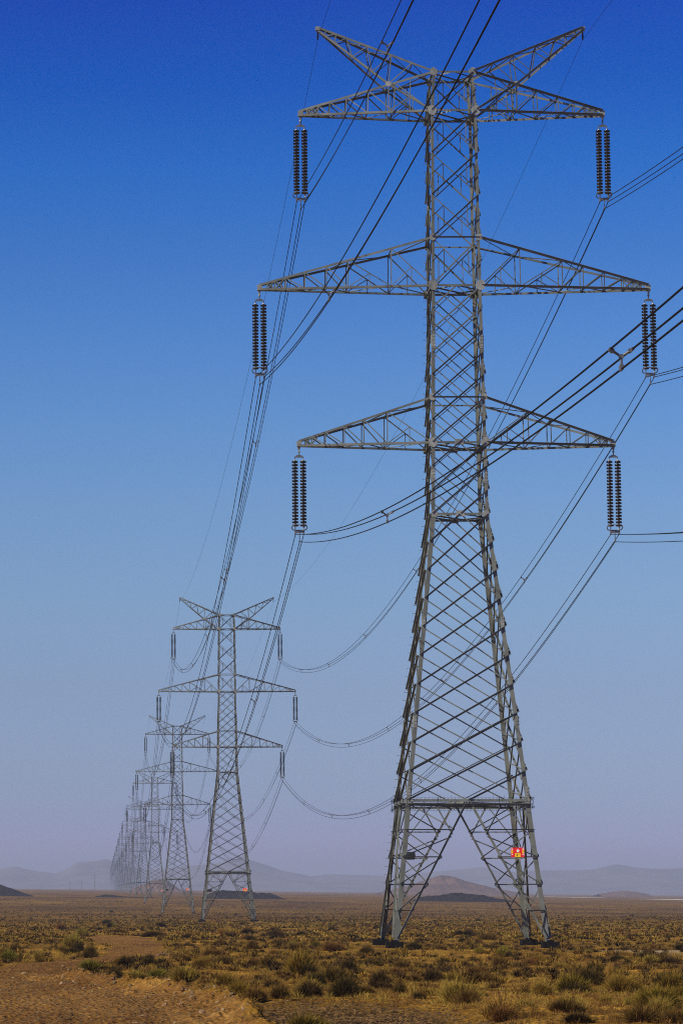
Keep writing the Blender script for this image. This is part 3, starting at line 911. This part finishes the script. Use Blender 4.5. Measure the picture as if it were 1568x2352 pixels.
def set_hardware():
    hw_ = []
    b = Bag()
    b.add(tube([(0, 0, -0.02), (0, 0, -0.34)], 0.028, 6))
    b.add(lathe([(0.05, 0.05), (0.06, 0), (0.05, -0.05)], 8, (0, 0, -0.12)))
    hw_.append(('hanger_link', 'fitting', b))
    b = Bag()
    b.add(plate((0, -0.012, -0.36), (1, 0, 0), (0, 0, 1), (0, 1, 0), [(-0.27, -0.05), (-0.22, -0.075), (0.22, -0.075), (0.27, -0.05), (0.10, 0.07), (-0.10, 0.07)], 0.024))
    for s in (-1, 1): b.add(tube([(s * 0.22, 0, -0.38), (s * 0.22, 0, -0.60)], 0.024, 6))
    hw_.append(('yoke_plate', 'fitting', b))
    zl = -DROP - 3.62
    b = Bag()
    ring = []
    for i in range(24):
        a = 2 * math.pi * i / 24
        cx = 0.22 if math.cos(a) > 0 else -0.22
        ring.append((cx * 1.0 + 0.19 * math.cos(a), 0.22 * math.sin(a), zl + 0.10 + 0.12 * math.sin(a) * -1))
    b.add(tube(ring, 0.026, 6, True))
    for s in (-1, 1): b.add(tube([(s * 0.24, -0.2, zl + 0.22), (s * 0.24, 0, zl - 0.06)], 0.014, 4))
    hw_.append(('arcing_ring', 'fitting', b))
    b = Bag()
    b.add(plate((0, -0.012, zl - 0.10), (1, 0, 0), (0, 0, 1), (0, 1, 0), [(-0.28, 0.05), (-0.26, -0.07), (-0.06, -0.10), (0.06, -0.10), (0.26, -0.07), (0.28, 0.05)], 0.024))
    for s in (-1, 1): b.add(tube([(s * 0.22, 0, zl), (s * 0.22, 0, zl - 0.22)], 0.022, 6))
    b.add(tube([(0, 0, zl - 0.14), (0, 0, zl - 0.62)], 0.022, 6))
    hw_.append(('yoke_plate', 'fitting', b))
    cl = []
    for (x, z) in ((-0.22, zl - 0.26), (0.22, zl - 0.26), (0, zl - 0.66)):
        b = Bag()
        b.add(tube([(x, -0.20, z + 0.0), (x, -0.08, z + 0.035), (x, 0.08, z + 0.035), (x, 0.20, z + 0.0)], [0.03, 0.045, 0.045, 0.03], 6))
        b.add(box((x, 0, z + 0.05), (0.02, 0.05, 0.05)))
        hw_.append(('suspension_clamp', 'fitting', b))
    return [(n, b.mesh(n, M[mk], False)) for n, mk, b in hw_], zl
HWM, ZL = set_hardware()
DISC, CORE, COREDISC = disc_mesh(), string_core_mesh(False), string_core_mesh(True)
WOFF = [(-0.22, ZL - 0.26), (0.22, ZL - 0.26), (0.0, ZL - 0.66)]
b = Bag()
for s in (-1, 1):
    for i in range(21):
        b.add(lathe([(0.06, 0.07), (0.160, 0.02), (0.16, -0.05), (0.06, -0.07)], 6, (s * 0.22, 0, -DROP - 0.17 * i)))
    b.add(tube([(s * 0.22, 0, -0.4), (s * 0.22, 0, ZL - 0.25)], 0.03, 4))
b.add(box((0, 0, ZL - 0.1), (0.28, 0.03, 0.08))).add(box((0, 0, -0.36), (0.27, 0.03, 0.06))).add(box((0, 0, -0.17), (0.03, 0.03, 0.17)))
SIMPLE_SET = b.mesh('insulator_set', M['disc'], False)
LVL = ['upper', 'middle', 'lower']
for i, d in enumerate(DIST):
    for ai, (bz, tz, Ln) in enumerate(ARMS):
        for s in (-1, 1):
            loc = (TX[i] + s * Ln, d, TZ[i] + bz - 0.18)
            side = 'left' if s < 0 else 'right'
            if i < 8: lab = 'pair of dark insulator strings hanging from the %s %s arm of the %s pylon' % (LVL[ai], side, ORD[i])
            else: lab = 'faint insulator strings on a pylon lost in the haze far down the row'
            if i < 3:
                r = empty('insulator_set', loc)
                for n, me in HWM: link(n, me, r)
                for q in (-1, 1):
                    st = link('insulator_string', CORE if i == 0 else COREDISC, r, (q * 0.22, 0, -DROP))
                    if i == 0:
                        for k in range(21): link('disc', DISC, st, (0, 0, -0.17 * k))
            else:
                r = link('insulator_set', SIMPLE_SET, None, loc)
            tag(r, lab, 'insulator', 'insulator strings hanging from the pylon arms')

# ------------------------------------------------------------------ conductors and earth wires
def span_pts(p, q, a, n):
    p, q = Vector(p), Vector(q)
    pts = []
    for k in range(n + 1):
        t = k / n
        v = p.lerp(q, t)
        v.z += a * (v.y - p.y) * (v.y - q.y)
        pts.append(v)
    return pts

def span_at(p, q, a, y):
    t = (y - p[1]) / (q[1] - p[1])
    v = Vector(p).lerp(Vector(q), t)
    v.z += a * (y - p[1]) * (y - q[1])
    return v

def spacer_mesh():
    b = Bag()
    tips = [(-0.22, 0.20), (0.22, 0.20), (0.0, -0.20)]
    b.add(tube([(0.0, -0.03, 0.05), (0.0, 0.03, 0.05)], 0.055, 8))
    for x, z in tips:
        px_, pz_ = x * 0.80, 0.05 + (z - 0.05) * 0.8
        b.add(tube([(0, 0, 0.05), (px_, 0, pz_)], [0.024, 0.030], 6))
        b.add(tube([(px_, -0.07, pz_), (px_, 0.07, pz_)], 0.046, 8))
        b.add(tube([(x, -0.09, z), (x, 0.09, z)], 0.036, 8))
    return b.mesh('spacer', M['fitting'])
SPACER = spacer_mesh()
ASAG, AEARTH = 4.18e-4, 2.2e-4
YA = [-140.0] + DIST
XA = [18.65] + TX
ZA = [TZ[0]] + TZ
for i in range(len(YA) - 1):
    near = i < 5
    seg = [90, 60, 44, 36, 30][i] if near else 14
    ks = [6, 5, 4, 4, 4][i] if near else 3
    grp = 'wires strung along the pylon row'
    names = ['the camera side', 'nearest', 'second', 'third', 'fourth', 'fifth']
    for ai, (bz, tz, Ln) in enumerate(ARMS):
        for s in (-1, 1):
            side = 'left' if s < 0 else 'right'
            if i == 0: lab = 'triple wire bundle from the %s %s arm of the nearest pylon towards the camera' % (LVL[ai], side)
            elif near: lab = 'triple wire bundle sagging between %s %s arms of the %s and %s pylons' % (LVL[ai], side, ORD[i - 1], ORD[i])
            else: lab = 'faint wire bundle between far pylons in the haze'
            sag = (4.30e-4, 4.18e-4, 4.0e-4)[ai] if i == 0 else ASAG
            base = [(XA[j] + s * Ln, YA[j], ZA[j] + bz - 0.18) for j in (i, i + 1)]
            ends = [[(p[0] + wx, p[1], p[2] + wz) for p in base] for wx, wz in WOFF]
            if near:
                r = empty('conductor_bundle', base[1])
                rl = Vector(base[1])
                for e in ends:
                    vf = tube([v - rl for v in span_pts(e[0], e[1], sag, seg)], 0.021, ks)
                    link('conductor', mesh_from('conductor', vf[0], vf[1], M['wire'], True), r)
                span = YA[i + 1] - YA[i]
                ys = []
                if i == 0: ys = [110.5, 60.0, 12.0]
                else:
                    m = int(span // 52)
                    ys = [YA[i] + 50 + (span - 100) * k / max(1, m - 1) for k in range(m)]
                for y in ys:
                    m3 = (span_at(ends[0][0], ends[0][1], sag, y) + span_at(ends[1][0], ends[1][1], sag, y)) / 2
                    link('spacer', SPACER, r, m3 - rl + Vector((0, 0, -0.20)))
            else:
                bag = Bag()
                for e in ends: bag.add(tube(span_pts(e[0], e[1], ASAG, seg), 0.021, 3))
                r = link('conductor_bundle', bag.mesh('conductor_bundle', M['wire']))
            tag(r, lab, 'power line', grp)
    for s in (-1, 1):
        side = 'left' if s < 0 else 'right'
        e = [(XA[j] + s * PEAK[0], YA[j], ZA[j] + PEAK[1] - 0.62) for j in (i, i + 1)]
        bag = Bag().add(tube(span_pts(e[0], e[1], AEARTH, seg if near else 8), 0.010, 4 if near else 3))
        if near: # suspension fitting at the far end of this span
            for pe in ([e[1]]):
                bag.add(tube([(pe[0], pe[1], pe[2] + 0.55), (pe[0], pe[1], pe[2] + 0.2), (pe[0], pe[1], pe[2])], [0.03, 0.05, 0.035], 6))
        o = link('earth_wire', bag.mesh('earth_wire', M['wire']))
        if i == 0: lab = 'thin earth wire from the %s top peak of the nearest pylon towards the camera' % side
        elif near: lab = 'thin earth wire between the %s top peaks of the %s and %s pylons' % (side, ORD[i - 1], ORD[i])
        else: lab = 'faint earth wire between far pylons in the haze'
        tag(o, lab, 'power line', grp)

# far small poles of another line
for px, py, h, D in ((223, 2046, 0, 3400), (165, 2062, 0, 4300), (192, 2064, 0, 4500), (100, 2068, 0, 5200)):
    x = (px - PX) / F_PX * D
    g = gz(x, D)
    hgt = (2089 - py) / F_PX * D + CZ - g
    r = empty('utility_pole', (x, D, g))
    link('mast', Bag().add(tube([(0, 0, -0.5), (0, 0, hgt)], [0.35, 0.2], 6)).mesh('mast', M['steel']), r)
    link('crossbar', Bag().add(box((0, 0, hgt * 0.86), (hgt * 0.16, 0.12, 0.14))).add(box((0, 0, hgt * 0.7), (hgt * 0.2, 0.12, 0.14))).mesh('crossbar', M['steel']), r)
    tag(r, {223: 'tall thin pole of another line on the hazy horizon beside the pylon row', 165: 'small faint pole second from the pylon row on the hazy horizon',
            192: 'small faint pole next but one to the pylon row on the horizon', 100: 'faint outermost pole on the hazy horizon above the black mound'}[px], 'pole', 'faint poles on the horizon')

# ------------------------------------------------------------------ shrubs and grass
def blades(n, r, h, w, seed, up=0.5, curve=0.25, spread=1.0, mat_=None, fill=0.35, name='shrub'):
    """dense bush of thin curved blades inside a dome of radius r and height h"""
    g = np.random.default_rng(seed)
    az = g.uniform(0, 2 * math.pi, n)
    lobes = 1 + 0.22 * np.sin(az * 2 + g.uniform(0, 6)) + 0.16 * np.sin(az * 3 + g.uniform(0, 6)) + 0.12 * np.sin(az * 5 + g.uniform(0, 6))
    pol = np.arccos(1 - g.uniform(0, 1, n) ** (1 / (0.6 + 0.8 * spread)) * (1 - math.cos(math.pi * 0.5 * min(1, spread))))
    ln = g.uniform(0.55, 1.08, n) * np.where(g.uniform(0, 1, n) < 0.12, 1.15, 1.0)
    ex = np.sin(pol) * np.cos(az) * r * lobes * ln
    ey = np.sin(pol) * np.sin(az) * r * lobes * ln
    ez = (np.cos(pol) * h + 0.03) * ln * (0.85 + 0.3 * g.uniform(0, 1, n))
    st = np.where(g.uniform(0, 1, n) < 0.35, g.uniform(0.0, fill, n), g.uniform(0.3, 0.82, n))
    bx, by = ex * st * 0.9 + g.normal(0, 0.06 * r, n), ey * st * 0.9 + g.normal(0, 0.06 * r, n)
    bz = ez * st * 0.6 - 0.03
    jt = (0.10 * r) * (st > fill)
    ex, ey, ez = ex + g.normal(0, 1, n) * jt, ey + g.normal(0, 1, n) * jt, np.maximum(ez + g.normal(0, 1, n) * jt, 0.01)
    mx = bx + (ex - bx) * 0.5 + g.normal(0, 0.05 * r, n); my = by + (ey - by) * 0.5 + g.normal(0, 0.05 * r, n)
    mz = bz + (ez - bz) * (0.5 + curve * 0.5)
    B, Mi, E = np.stack([bx, by, bz], -1), np.stack([mx, my, mz], -1), np.stack([ex, ey, ez], -1)
    d = E - B
    sd = np.cross(d, g.normal(0, 1, (n, 3)))
    sd /= np.linalg.norm(sd, axis=1)[:, None] + 1e-9
    ww = (w * g.uniform(0.6, 1.3, n))[:, None]
    V = np.stack([B - sd * ww * 0.5, B + sd * ww * 0.5, Mi + sd * ww * 0.5, Mi - sd * ww * 0.5, E], 1).reshape(-1, 3)
    i0 = np.arange(n)[:, None] * 5
    T = np.concatenate([i0 + [0, 1, 2], i0 + [0, 2, 3], i0 + [3, 2, 4]], 1).reshape(-1, 3)
    return V, T

PROTO = {}
KIND = {  # blades, height/radius, blade width, colour word, curve, spread
    'twig': (4600, 1.10, 0.0085, 'dry brown', 0.25, 0.95), 'dark': (4600, 0.95, 0.0095, 'dark brown', 0.25, 1.0), 'olive': (4600, 1.02, 0.0085, 'olive brown', 0.3, 0.9),
    'green': (3200, 1.2, 0.009, 'yellow green', 0.35, 0.75), 'straw': (1900, 1.15, 0.007, 'pale straw', 0.4, 0.8)}
for kname, (n, hr, w, cname, cu, sp) in KIND.items():
    PROTO[kname] = []
    for v in range(4):
        V, T = blades(n, 0.5, 0.5 * hr, w, 100 + v + len(kname) * 7, 0.5, cu, sp)
        PROTO[kname].append(mesh_from('shrub', V, T, M[kname]))
def near_foot(X, Y):
    r = np.zeros(np.shape(X), bool)
    for i in (0, 1):
        for a in (-3.95, 3.95):
            for c in (-3.95, 3.95):
                r |= (np.abs(X - TX[i] - a) < 1.0) & (Y > DIST[i] + c - 7) & (Y < DIST[i] + c + 1.0)
    return r

HAND = [ # photo x, base y, width, height, kind
 (172,2227,56,36,'green'),(186,2229,30,26,'dark'),(210,2242,32,32,'twig'),(92,2251,40,32,'straw'),(22,2254,52,28,'green'),(38,2229,30,22,'twig'),(121,2210,40,12,'twig'),(297,2264,50,28,'dark'),(280,2262,26,26,'olive'),
 (349,2261,45,25,'dark'),(427,2254,42,20,'twig'),(475,2267,45,30,'olive'),(268,2296,45,28,'dark'),(210,2299,55,26,'green'),(319,2299,55,26,'green'),(372,2297,52,24,'green'),(236,2270,50,16,'twig'),
 (360,2200,55,14,'dark'),(443,2202,30,12,'dark'),(80,2181,18,9,'dark'),(233,2181,16,8,'dark'),(270,2176,18,9,'green'),(588,2207,30,16,'dark'),(642,2202,20,14,'dark'),(518,2216,32,18,'twig'),
 (502,2240,60,20,'twig'),(548,2232,16,12,'dark'),(614,2231,14,10,'dark'),(591,2226,30,22,'twig'),(658,2222,25,14,'dark'),(687,2219,28,12,'green'),(740,2221,22,18,'olive'),(781,2229,16,10,'green'),
 (859,2240,40,26,'twig'),(886,2243,18,14,'dark'),(595,2264,40,22,'twig'),(623,2266,32,28,'twig'),(706,2286,82,62,'olive'),(722,2287,44,34,'dark'),(815,2277,50,36,'dark'),(869,2264,50,20,'twig'),(528,2318,60,35,'olive'),
 (560,2337,60,40,'olive'),(598,2347,50,38,'twig'),(658,2345,52,36,'twig'),(725,2342,60,42,'dark'),(811,2340,66,52,'dark'),(719,2391,100,50,'olive'),(751,2390,40,36,'dark'),(891,2312,50,42,'dark'),
 (969,2226,40,20,'dark'),(908,2250,20,14,'dark'),(1026,2229,25,12,'twig'),(1017,2298,50,34,'dark'),(1061,2298,55,28,'olive'),(969,2298,40,22,'twig'),(937,2330,32,36,'twig'),(943,2272,50,22,'twig'),
 (1042,2258,34,18,'dark'),(1128,2284,36,26,'twig'),(1122,2240,30,20,'green'),(1180,2243,45,26,'green'),(1192,2244,22,16,'dark'),(1167,2264,40,28,'twig'),(1077,2355,130,62,'straw'),(1095,2357,70,40,'twig'),(1170,2390,110,62,'straw'),(1180,2392,64,40,'twig'),(1243,2261,40,22,'twig'),
 (1234,2282,26,18,'dark'),(1275,2285,36,18,'twig'),(1269,2336,70,40,'straw'),(1338,2326,90,48,'olive'),(1350,2328,56,26,'dark'),(1457,2326,80,45,'olive'),(1429,2285,28,36,'straw'),(1445,2257,36,22,'dark'),(1383,2275,22,22,'dark'),
 (1396,2297,34,18,'dark'),(1567,2262,45,20,'dark'),(1498,2269,16,12,'dark'),(1470,2262,20,14,'dark'),(1411,2257,20,12,'dark'),(1559,2284,40,14,'dark'),(1541,2299,30,16,'dark'),(1506,2398,110,44,'twig'),
 (1470,2354,24,20,'green'),(1544,2380,70,50,'straw'),(1353,2398,80,28,'dark'),(1467,2242,34,14,'straw'),(1378,2240,20,10,'green'),(1320,2206,16,10,'green'),(1590,2340,60,34,'olive'),(1420,2350,50,30,'straw'),
 (660,2290,26,14,'twig'),(1580,2400,70,40,'twig'),(1010,2335,60,22,'straw'),(980,2262,30,16,'straw'),(760,2262,40,16,'straw'),(1310,2268,40,18,'straw'),(1500,2300,60,22,'straw'),(640,2300,50,16,'straw'),(1230,2362,60,24,'straw'),(1330,2362,70,26,'straw')]
LM = [((px_ground(165, 2235)), 'at the bend of the dirt track'), (px_ground(330, 2285), 'on the rubble bank beside the dirt track'), (px_ground(890, 2215), 'near the left footings of the nearest pylon'),
      (px_ground(1265, 2215), 'near the right footings of the nearest pylon'), (px_ground(640, 2345), 'above the dark gravel at the near edge'), (px_ground(1130, 2360), 'among tall dry grass at the near edge'),
      (px_ground(1450, 2330), 'in the near right corner of the plain'), (px_ground(1450, 2240), 'on the pale ground east of the nearest pylon'), (px_ground(706, 2280), 'between the dirt track and the nearest pylon'),
      (px_ground(1060, 2285), 'in front of the nearest pylon between its legs'), (px_ground(520, 2150), 'near the feet of the second pylon'), (px_ground(60, 2160), 'on the far plain west of the pylon row'),
      (px_ground(1500, 2150), 'on the far plain east of the nearest pylon'), (px_ground(800, 2160), 'on the plain between the first two pylons')]
placed = []
for px, py, w, h, kd in HAND:
    x, y = px_ground(px, py)
    s = F_PX / y
    placed.append((x, y, w / s, h / s, kd))
taken = np.array([(p[0], p[1], p[2]) for p in placed])
g = np.random.default_rng(5)
while len(placed) < 296:
    py = 2142 + (2400 - 2142) * g.uniform(0, 1) ** 1.6
    px = g.uniform(-20, 1620)
    x, y = px_ground(px, py)
    tr, gr, _, _ = masks(np.array([x]), np.array([y]))
    if tr[0] > 0.2 or gr[0] > 0.3: continue
    if np.min(np.hypot(taken[:, 0] - x, (taken[:, 1] - y) * 0.35) - taken[:, 2] * 0.4) < 0.35: continue
    if near_foot(np.array([x]), np.array([y]))[0]: continue
    kd = g.choice(['twig', 'dark', 'olive', 'straw', 'green'], p=[0.38, 0.34, 0.14, 0.12, 0.02])
    if fbm(np.array([x * 0.22]), np.array([y * 0.07]), 3, 91)[0] + g.uniform(-0.12, 0.12) < 0.47: continue
    w = 0.2 + 0.85 * g.uniform() ** 2.2 if y < 130 else 0.35 + 0.9 * g.uniform() ** 1.7
    placed.append((x, y, w, w * g.uniform(0.35, 0.6), kd))
    taken = np.vstack([taken, (x, y, w)])
HR = {k: v[1] * 0.5 for k, v in KIND.items()}
counts = {}
order = sorted(range(len(placed)), key=lambda i: -placed[i][2] / placed[i][1])
big_labels = {}
for i in order:
    x, y, w, h, kd = placed[i]
    me = PROTO[kd][i % 4]
    grassy = kd in ('green', 'straw')
    nm = 'grass_tuft' if grassy else 'shrub'
    o = link(nm, me, None, (x, y, gz(x, y) - 0.02), (0, 0, random.uniform(0, 6.28)), (w * 1.05, w * 1.05, max(h, 0.12) / HR[kd] * 1.0))
    lm = min(LM, key=lambda q: math.hypot(q[0][0] - x, (q[0][1] - y) * 0.35))[1]
    key = (lm, kd)
    c = counts.get(key, 0); counts[key] = c + 1
    rank = ['largest', 'second largest', 'third largest', 'fourth largest', 'fifth largest', 'sixth largest', 'seventh largest', 'eighth largest', 'ninth largest'][c] if c < 9 else 'small'
    noun = 'grass tuft' if grassy else 'shrub'
    tag(o, '%s %s %s %s' % (rank, KIND[kd][3], noun, lm), noun, 'low shrubs and grass tufts on the desert plain')

# the rest of the scrub, far beyond counting
def scrub_mass(name, n, ymin, ymax, kd_mat, blades_per, wr, hr, bw, seed, label, pw=1.0, avoid=True):
    g = np.random.default_rng(seed)
    q = g.uniform(0, 1, n * 2) ** pw
    Y = ymin + (ymax - ymin) * q
    t = g.uniform(-0.060, 0.215, n * 2)
    X = t * Y
    clump = fbm(X * 0.10, Y * 0.035, 3, seed)
    tr, gr, _, _ = masks(X, Y)
    ok = (tr < 0.15) & (gr < 0.3) & ~near_foot(X, Y) & (clump + g.uniform(-0.25, 0.25, n * 2) > 0.45)
    X, Y = X[ok][:n], Y[ok][:n]
    Z = ground_z(X, Y)
    m = len(X)
    sz = g.uniform(0.6, 1.3, m)
    az = g.uniform(0, 2 * math.pi, (m, blades_per)); pol = np.arccos(g.uniform(0.05, 1, (m, blades_per)))
    ln = g.uniform(0.6, 1.1, (m, blades_per))
    ex = np.sin(pol) * np.cos(az) * wr * ln * sz[:, None]; ey = np.sin(pol) * np.sin(az) * wr * ln * sz[:, None]
    ez = np.cos(pol) * hr * ln * sz[:, None] + 0.04
    E = np.stack([ex, ey, ez], -1)
    bs = E * np.array([0.15, 0.15, 0.0]) - np.array([0, 0, 0.04])
    sd = np.cross(E, g.normal(0, 1, E.shape)); sd /= np.linalg.norm(sd, axis=-1, keepdims=True) + 1e-9
    ww = bw * g.uniform(0.6, 1.4, (m, blades_per, 1)) * sz[:, None, None]
    C = np.stack([X, Y, Z], -1)[:, None, :]
    mid = bs + (E - bs) * 0.55
    V = np.stack([C + bs, C + mid + sd * ww * 0.5, C + E, C + mid - sd * ww * 0.5], 2).reshape(-1, 3)
    Fq = np.arange(len(V)).reshape(-1, 4)
    o = link(name, mesh_from(name, V, Fq, M[kd_mat]))
    tag(o, label, 'scrub', None, 'stuff')
scrub_mass('scrub', 650, 85, 190, 'dark', 60, 0.26, 0.20, 0.030, 41, 'dark low scrub dotted over the near plain', 1.0)
scrub_mass('scrub', 650, 75, 190, 'twig', 60, 0.26, 0.19, 0.028, 42, 'dry brown scrub dotted over the near plain', 1.0)
scrub_mass('scrub', 380, 80, 190, 'olive', 60, 0.30, 0.22, 0.028, 44, 'olive scrub dotted over the near plain', 1.0)
scrub_mass('scrub', 2900, 185, 480, 'dark', 16, 0.27, 0.18, 0.075, 51, 'dark low scrub dotted over the middle of the plain', 1.1)
scrub_mass('scrub', 2200, 185, 480, 'twig', 16, 0.30, 0.20, 0.075, 52, 'dry brown scrub dotted over the middle of the plain', 1.1)
scrub_mass('scrub', 1500, 185, 480, 'olive', 18, 0.34, 0.22, 0.08, 54, 'olive scrub dotted over the middle of the plain', 1.1)
scrub_mass('scrub', 6500, 470, 1300, 'twig', 8, 0.40, 0.24, 0.20, 45, 'dark scrub specks far out on the plain', 1.1)
scrub_mass('dry_grass', 2300, 60, 190, 'straw', 34, 0.20, 0.12, 0.007, 43, 'pale dry grass between the shrubs', 1.0)
scrub_mass('dry_grass', 2200, 180, 480, 'straw', 10, 0.35, 0.18, 0.05, 47, 'pale dry grass over the middle of the plain', 1.0)
scrub_mass('dry_grass', 5500, 50, 130, 'twig', 26, 0.13, 0.08, 0.006, 46, 'short brown dry grass at the near edge of the plain', 0.9)

# ------------------------------------------------------------------ stones and pebbles
def rock_mesh(seed):
    g = np.random.default_rng(seed)
    t = (1 + 5 ** 0.5) / 2
    v = np.array([(-1, t, 0), (1, t, 0), (-1, -t, 0), (1, -t, 0), (0, -1, t), (0, 1, t), (0, -1, -t), (0, 1, -t), (t, 0, -1), (t, 0, 1), (-t, 0, -1), (-t, 0, 1)], float) / 1.9
    f = [(0, 11, 5), (0, 5, 1), (0, 1, 7), (0, 7, 10), (0, 10, 11), (1, 5, 9), (5, 11, 4), (11, 10, 2), (10, 7, 6), (7, 1, 8), (3, 9, 4), (3, 4, 2), (3, 2, 6), (3, 6, 8), (3, 8, 9), (4, 9, 5), (2, 4, 11), (6, 2, 10), (8, 6, 7), (9, 8, 1)]
    v = v * g.uniform(0.7, 1.25, (12, 1)) * np.array([1, 0.8, 0.62])
    return v, f
ROCKS = [rock_mesh(60 + i) for i in range(6)]
RM = [mesh_from('stone', v, f, M['stone']) for v, f in ROCKS]
RP = [mesh_from('stone', v, f, M['pale_stone']) for v, f in ROCKS]
for px, py, w, h, lab in ((438, 2324, 23, 9, 'flat orange stone slab, largest on the rubble bank'), (410, 2306, 36, 11, 'pale flat earth slab behind the orange stone'), (311, 2313, 13, 9, 'upright pale orange stone on the track edge'),
        (149, 2268, 11, 7, 'white stone at the start of the rubble line'), (188, 2271, 12, 7, 'whitish stone in the rubble line beside the grass tufts'), (430, 2336, 22, 14, 'dark broken stone below the orange slab'),
        (452, 2343, 14, 7, 'brown stone right of the dark broken one'), (56, 2282, 13, 5, 'lone pale stone lying out on the dirt track'), (343, 2336, 14, 10, 'brown stone half way along the rubble bank'),
        (674, 2347, 10, 5, 'small white stone among the shrubs above the gravel'), (593, 2370, 10, 6, 'small orange stone on the gravel slope'), (1247, 2355, 8, 9, 'upright pale stone beside the tall dry grass'), (213, 2302, 10, 8, 'pale pointed stone at the foot of the bank')):
    x, y = px_ground(px, py)
    s = F_PX / y
    pale = 'dark' not in lab and 'brown' not in lab
    o = link('stone', (RP if pale else RM)[len(lab) % 6], None, (x, y, gz(x, y) + h / s * 0.25), (0.15, -0.1, random.uniform(0, 6.28)), (w / s * 0.55, w / s * 0.5, h / s * 0.75))
    tag(o, lab, 'stone', 'stones beside the dirt track')
for i in range(230):
    t = random.random() ** 1.3
    j = min(int(t * 5), 4); u = t * 5 - j
    bx, by = BERM[j + 1] * (1 - u) + BERM[j + 2] * u
    x, y = bx + random.gauss(0.0, 0.55), by + random.gauss(0, 2.0)
    sc = 0.03 + 0.06 * random.random() ** 3
    pale = random.random() < 0.4
    o = link('stone', (RP if pale else RM)[i % 6], None, (x, y, gz(x, y) + sc * 0.2), (random.uniform(-.4, .4), random.uniform(-.4, .4), random.uniform(0, 6.28)), (sc, sc, sc))
    tag(o, 'small %s stone %s' % ('pale' if pale else 'brown', 'where the rubble bank meets the photo edge' if t < 0.25 else 'half way along the rubble bank beside the dirt track' if t < 0.65 else 'at the far end of the rubble bank by the grass tufts'), 'stone', 'small stones of the rubble bank')
# rubble heap at the bend
for i in range(40):
    x0, y0 = px_ground(391, 2238)
    x, y = x0 + random.gauss(0, 0.28), y0 + random.gauss(0, 0.9)
    sc = random.uniform(0.04, 0.10)
    hh = max(0, 0.25 - 0.5 * abs(x - x0)) * random.random()
    o = link('stone', RM[i % 6], None, (x, y, gz(x, y) + hh), (random.uniform(-1, 1), random.uniform(-1, 1), random.uniform(0, 6.28)), (sc, sc, sc))
    tag(o, 'small stone in the brown heap behind the dirt track', 'stone', 'stones of the small heap')

def pebble_mass(name, n, region, smin, smax, material, seed, label):
    g = np.random.default_rng(seed)
    X = g.uniform(region[0], region[1], n * 4); Y = g.uniform(region[2], region[3], n * 4)
    X = X + (Y - 50) * region[4]
    tr, gr, _, _ = masks(X, Y)
    prob = region[5](tr, gr)
    ok = g.uniform(0, 1, n * 4) < prob
    X, Y = X[ok][:n], Y[ok][:n]
    Z = ground_z(X, Y)
    m = len(X)
    t = np.array([(1, 0, 0), (0, 1, 0), (-1, 0, 0), (0, -1, 0), (0.15, 0.1, 0.5)])
    f = np.array([(0, 1, 4), (1, 2, 4), (2, 3, 4), (3, 0, 4)])
    s = (smin + (smax - smin) * g.uniform(0, 1, m) ** 4)[:, None]
    a = g.uniform(0, 6.28, m)
    V = t[None] * g.uniform(0.6, 1.3, (m, 5, 1))
    ca, sa = np.cos(a)[:, None], np.sin(a)[:, None]
    vx = V[..., 0] * ca - V[..., 1] * sa; vy = V[..., 0] * sa + V[..., 1] * ca
    V = np.stack([vx * s + X[:, None], vy * s + Y[:, None], V[..., 2] * s + Z[:, None] - 0.004], -1).reshape(-1, 3)
    F3 = (f[None] + (np.arange(m) * 5)[:, None, None]).reshape(-1, 3)
    o = link(name, mesh_from(name, V, F3, material))
    tag(o, label, 'gravel', None, 'stuff')
pebble_mass('gravel', 20000, (0.5, 8.5, 49, 66, 0.02, lambda t, g_: np.clip(g_ * 1.2, 0, 1)), 0.015, 0.075, M['pebble'], 71, 'dark gravel and pebbles at the near edge of the plain')
pebble_mass('gravel', 30000, (-5, 12, 49, 85, 0.02, lambda t, g_: 0.25 + 0.55 * t), 0.008, 0.042, M['stone'], 72, 'loose brown stones strewn over soil and track')
pebble_mass('gravel', 900, (-5, 14, 47, 100, 0.05, lambda t, g_: 0.5 + 0 * t), 0.010, 0.05, M['pale_stone'], 73, 'pale loose stones strewn over soil and track')

# ------------------------------------------------------------------ haze
hv, hf = box((0, 6200, 55), (4100, 6900, 72))
hm = bpy.data.materials.new('haze')
hm.use_nodes = True
hm.node_tree.nodes.clear()
ho = hm.node_tree.nodes.new('ShaderNodeOutputMaterial')
pv = hm.node_tree.nodes.new('ShaderNodeVolumePrincipled')
pv.inputs['Color'].default_value = (*HAZE_COLOR, 1)
pv.inputs['Density'].default_value = HAZE_DENSITY
pv.inputs['Anisotropy'].default_value = 0.0
hm.node_tree.links.new(pv.outputs[0], ho.inputs['Volume'])
tag(link('haze', mesh_from('haze', hv, hf, hm)), 'thin dusty haze over the plain', 'haze', None, 'stuff')
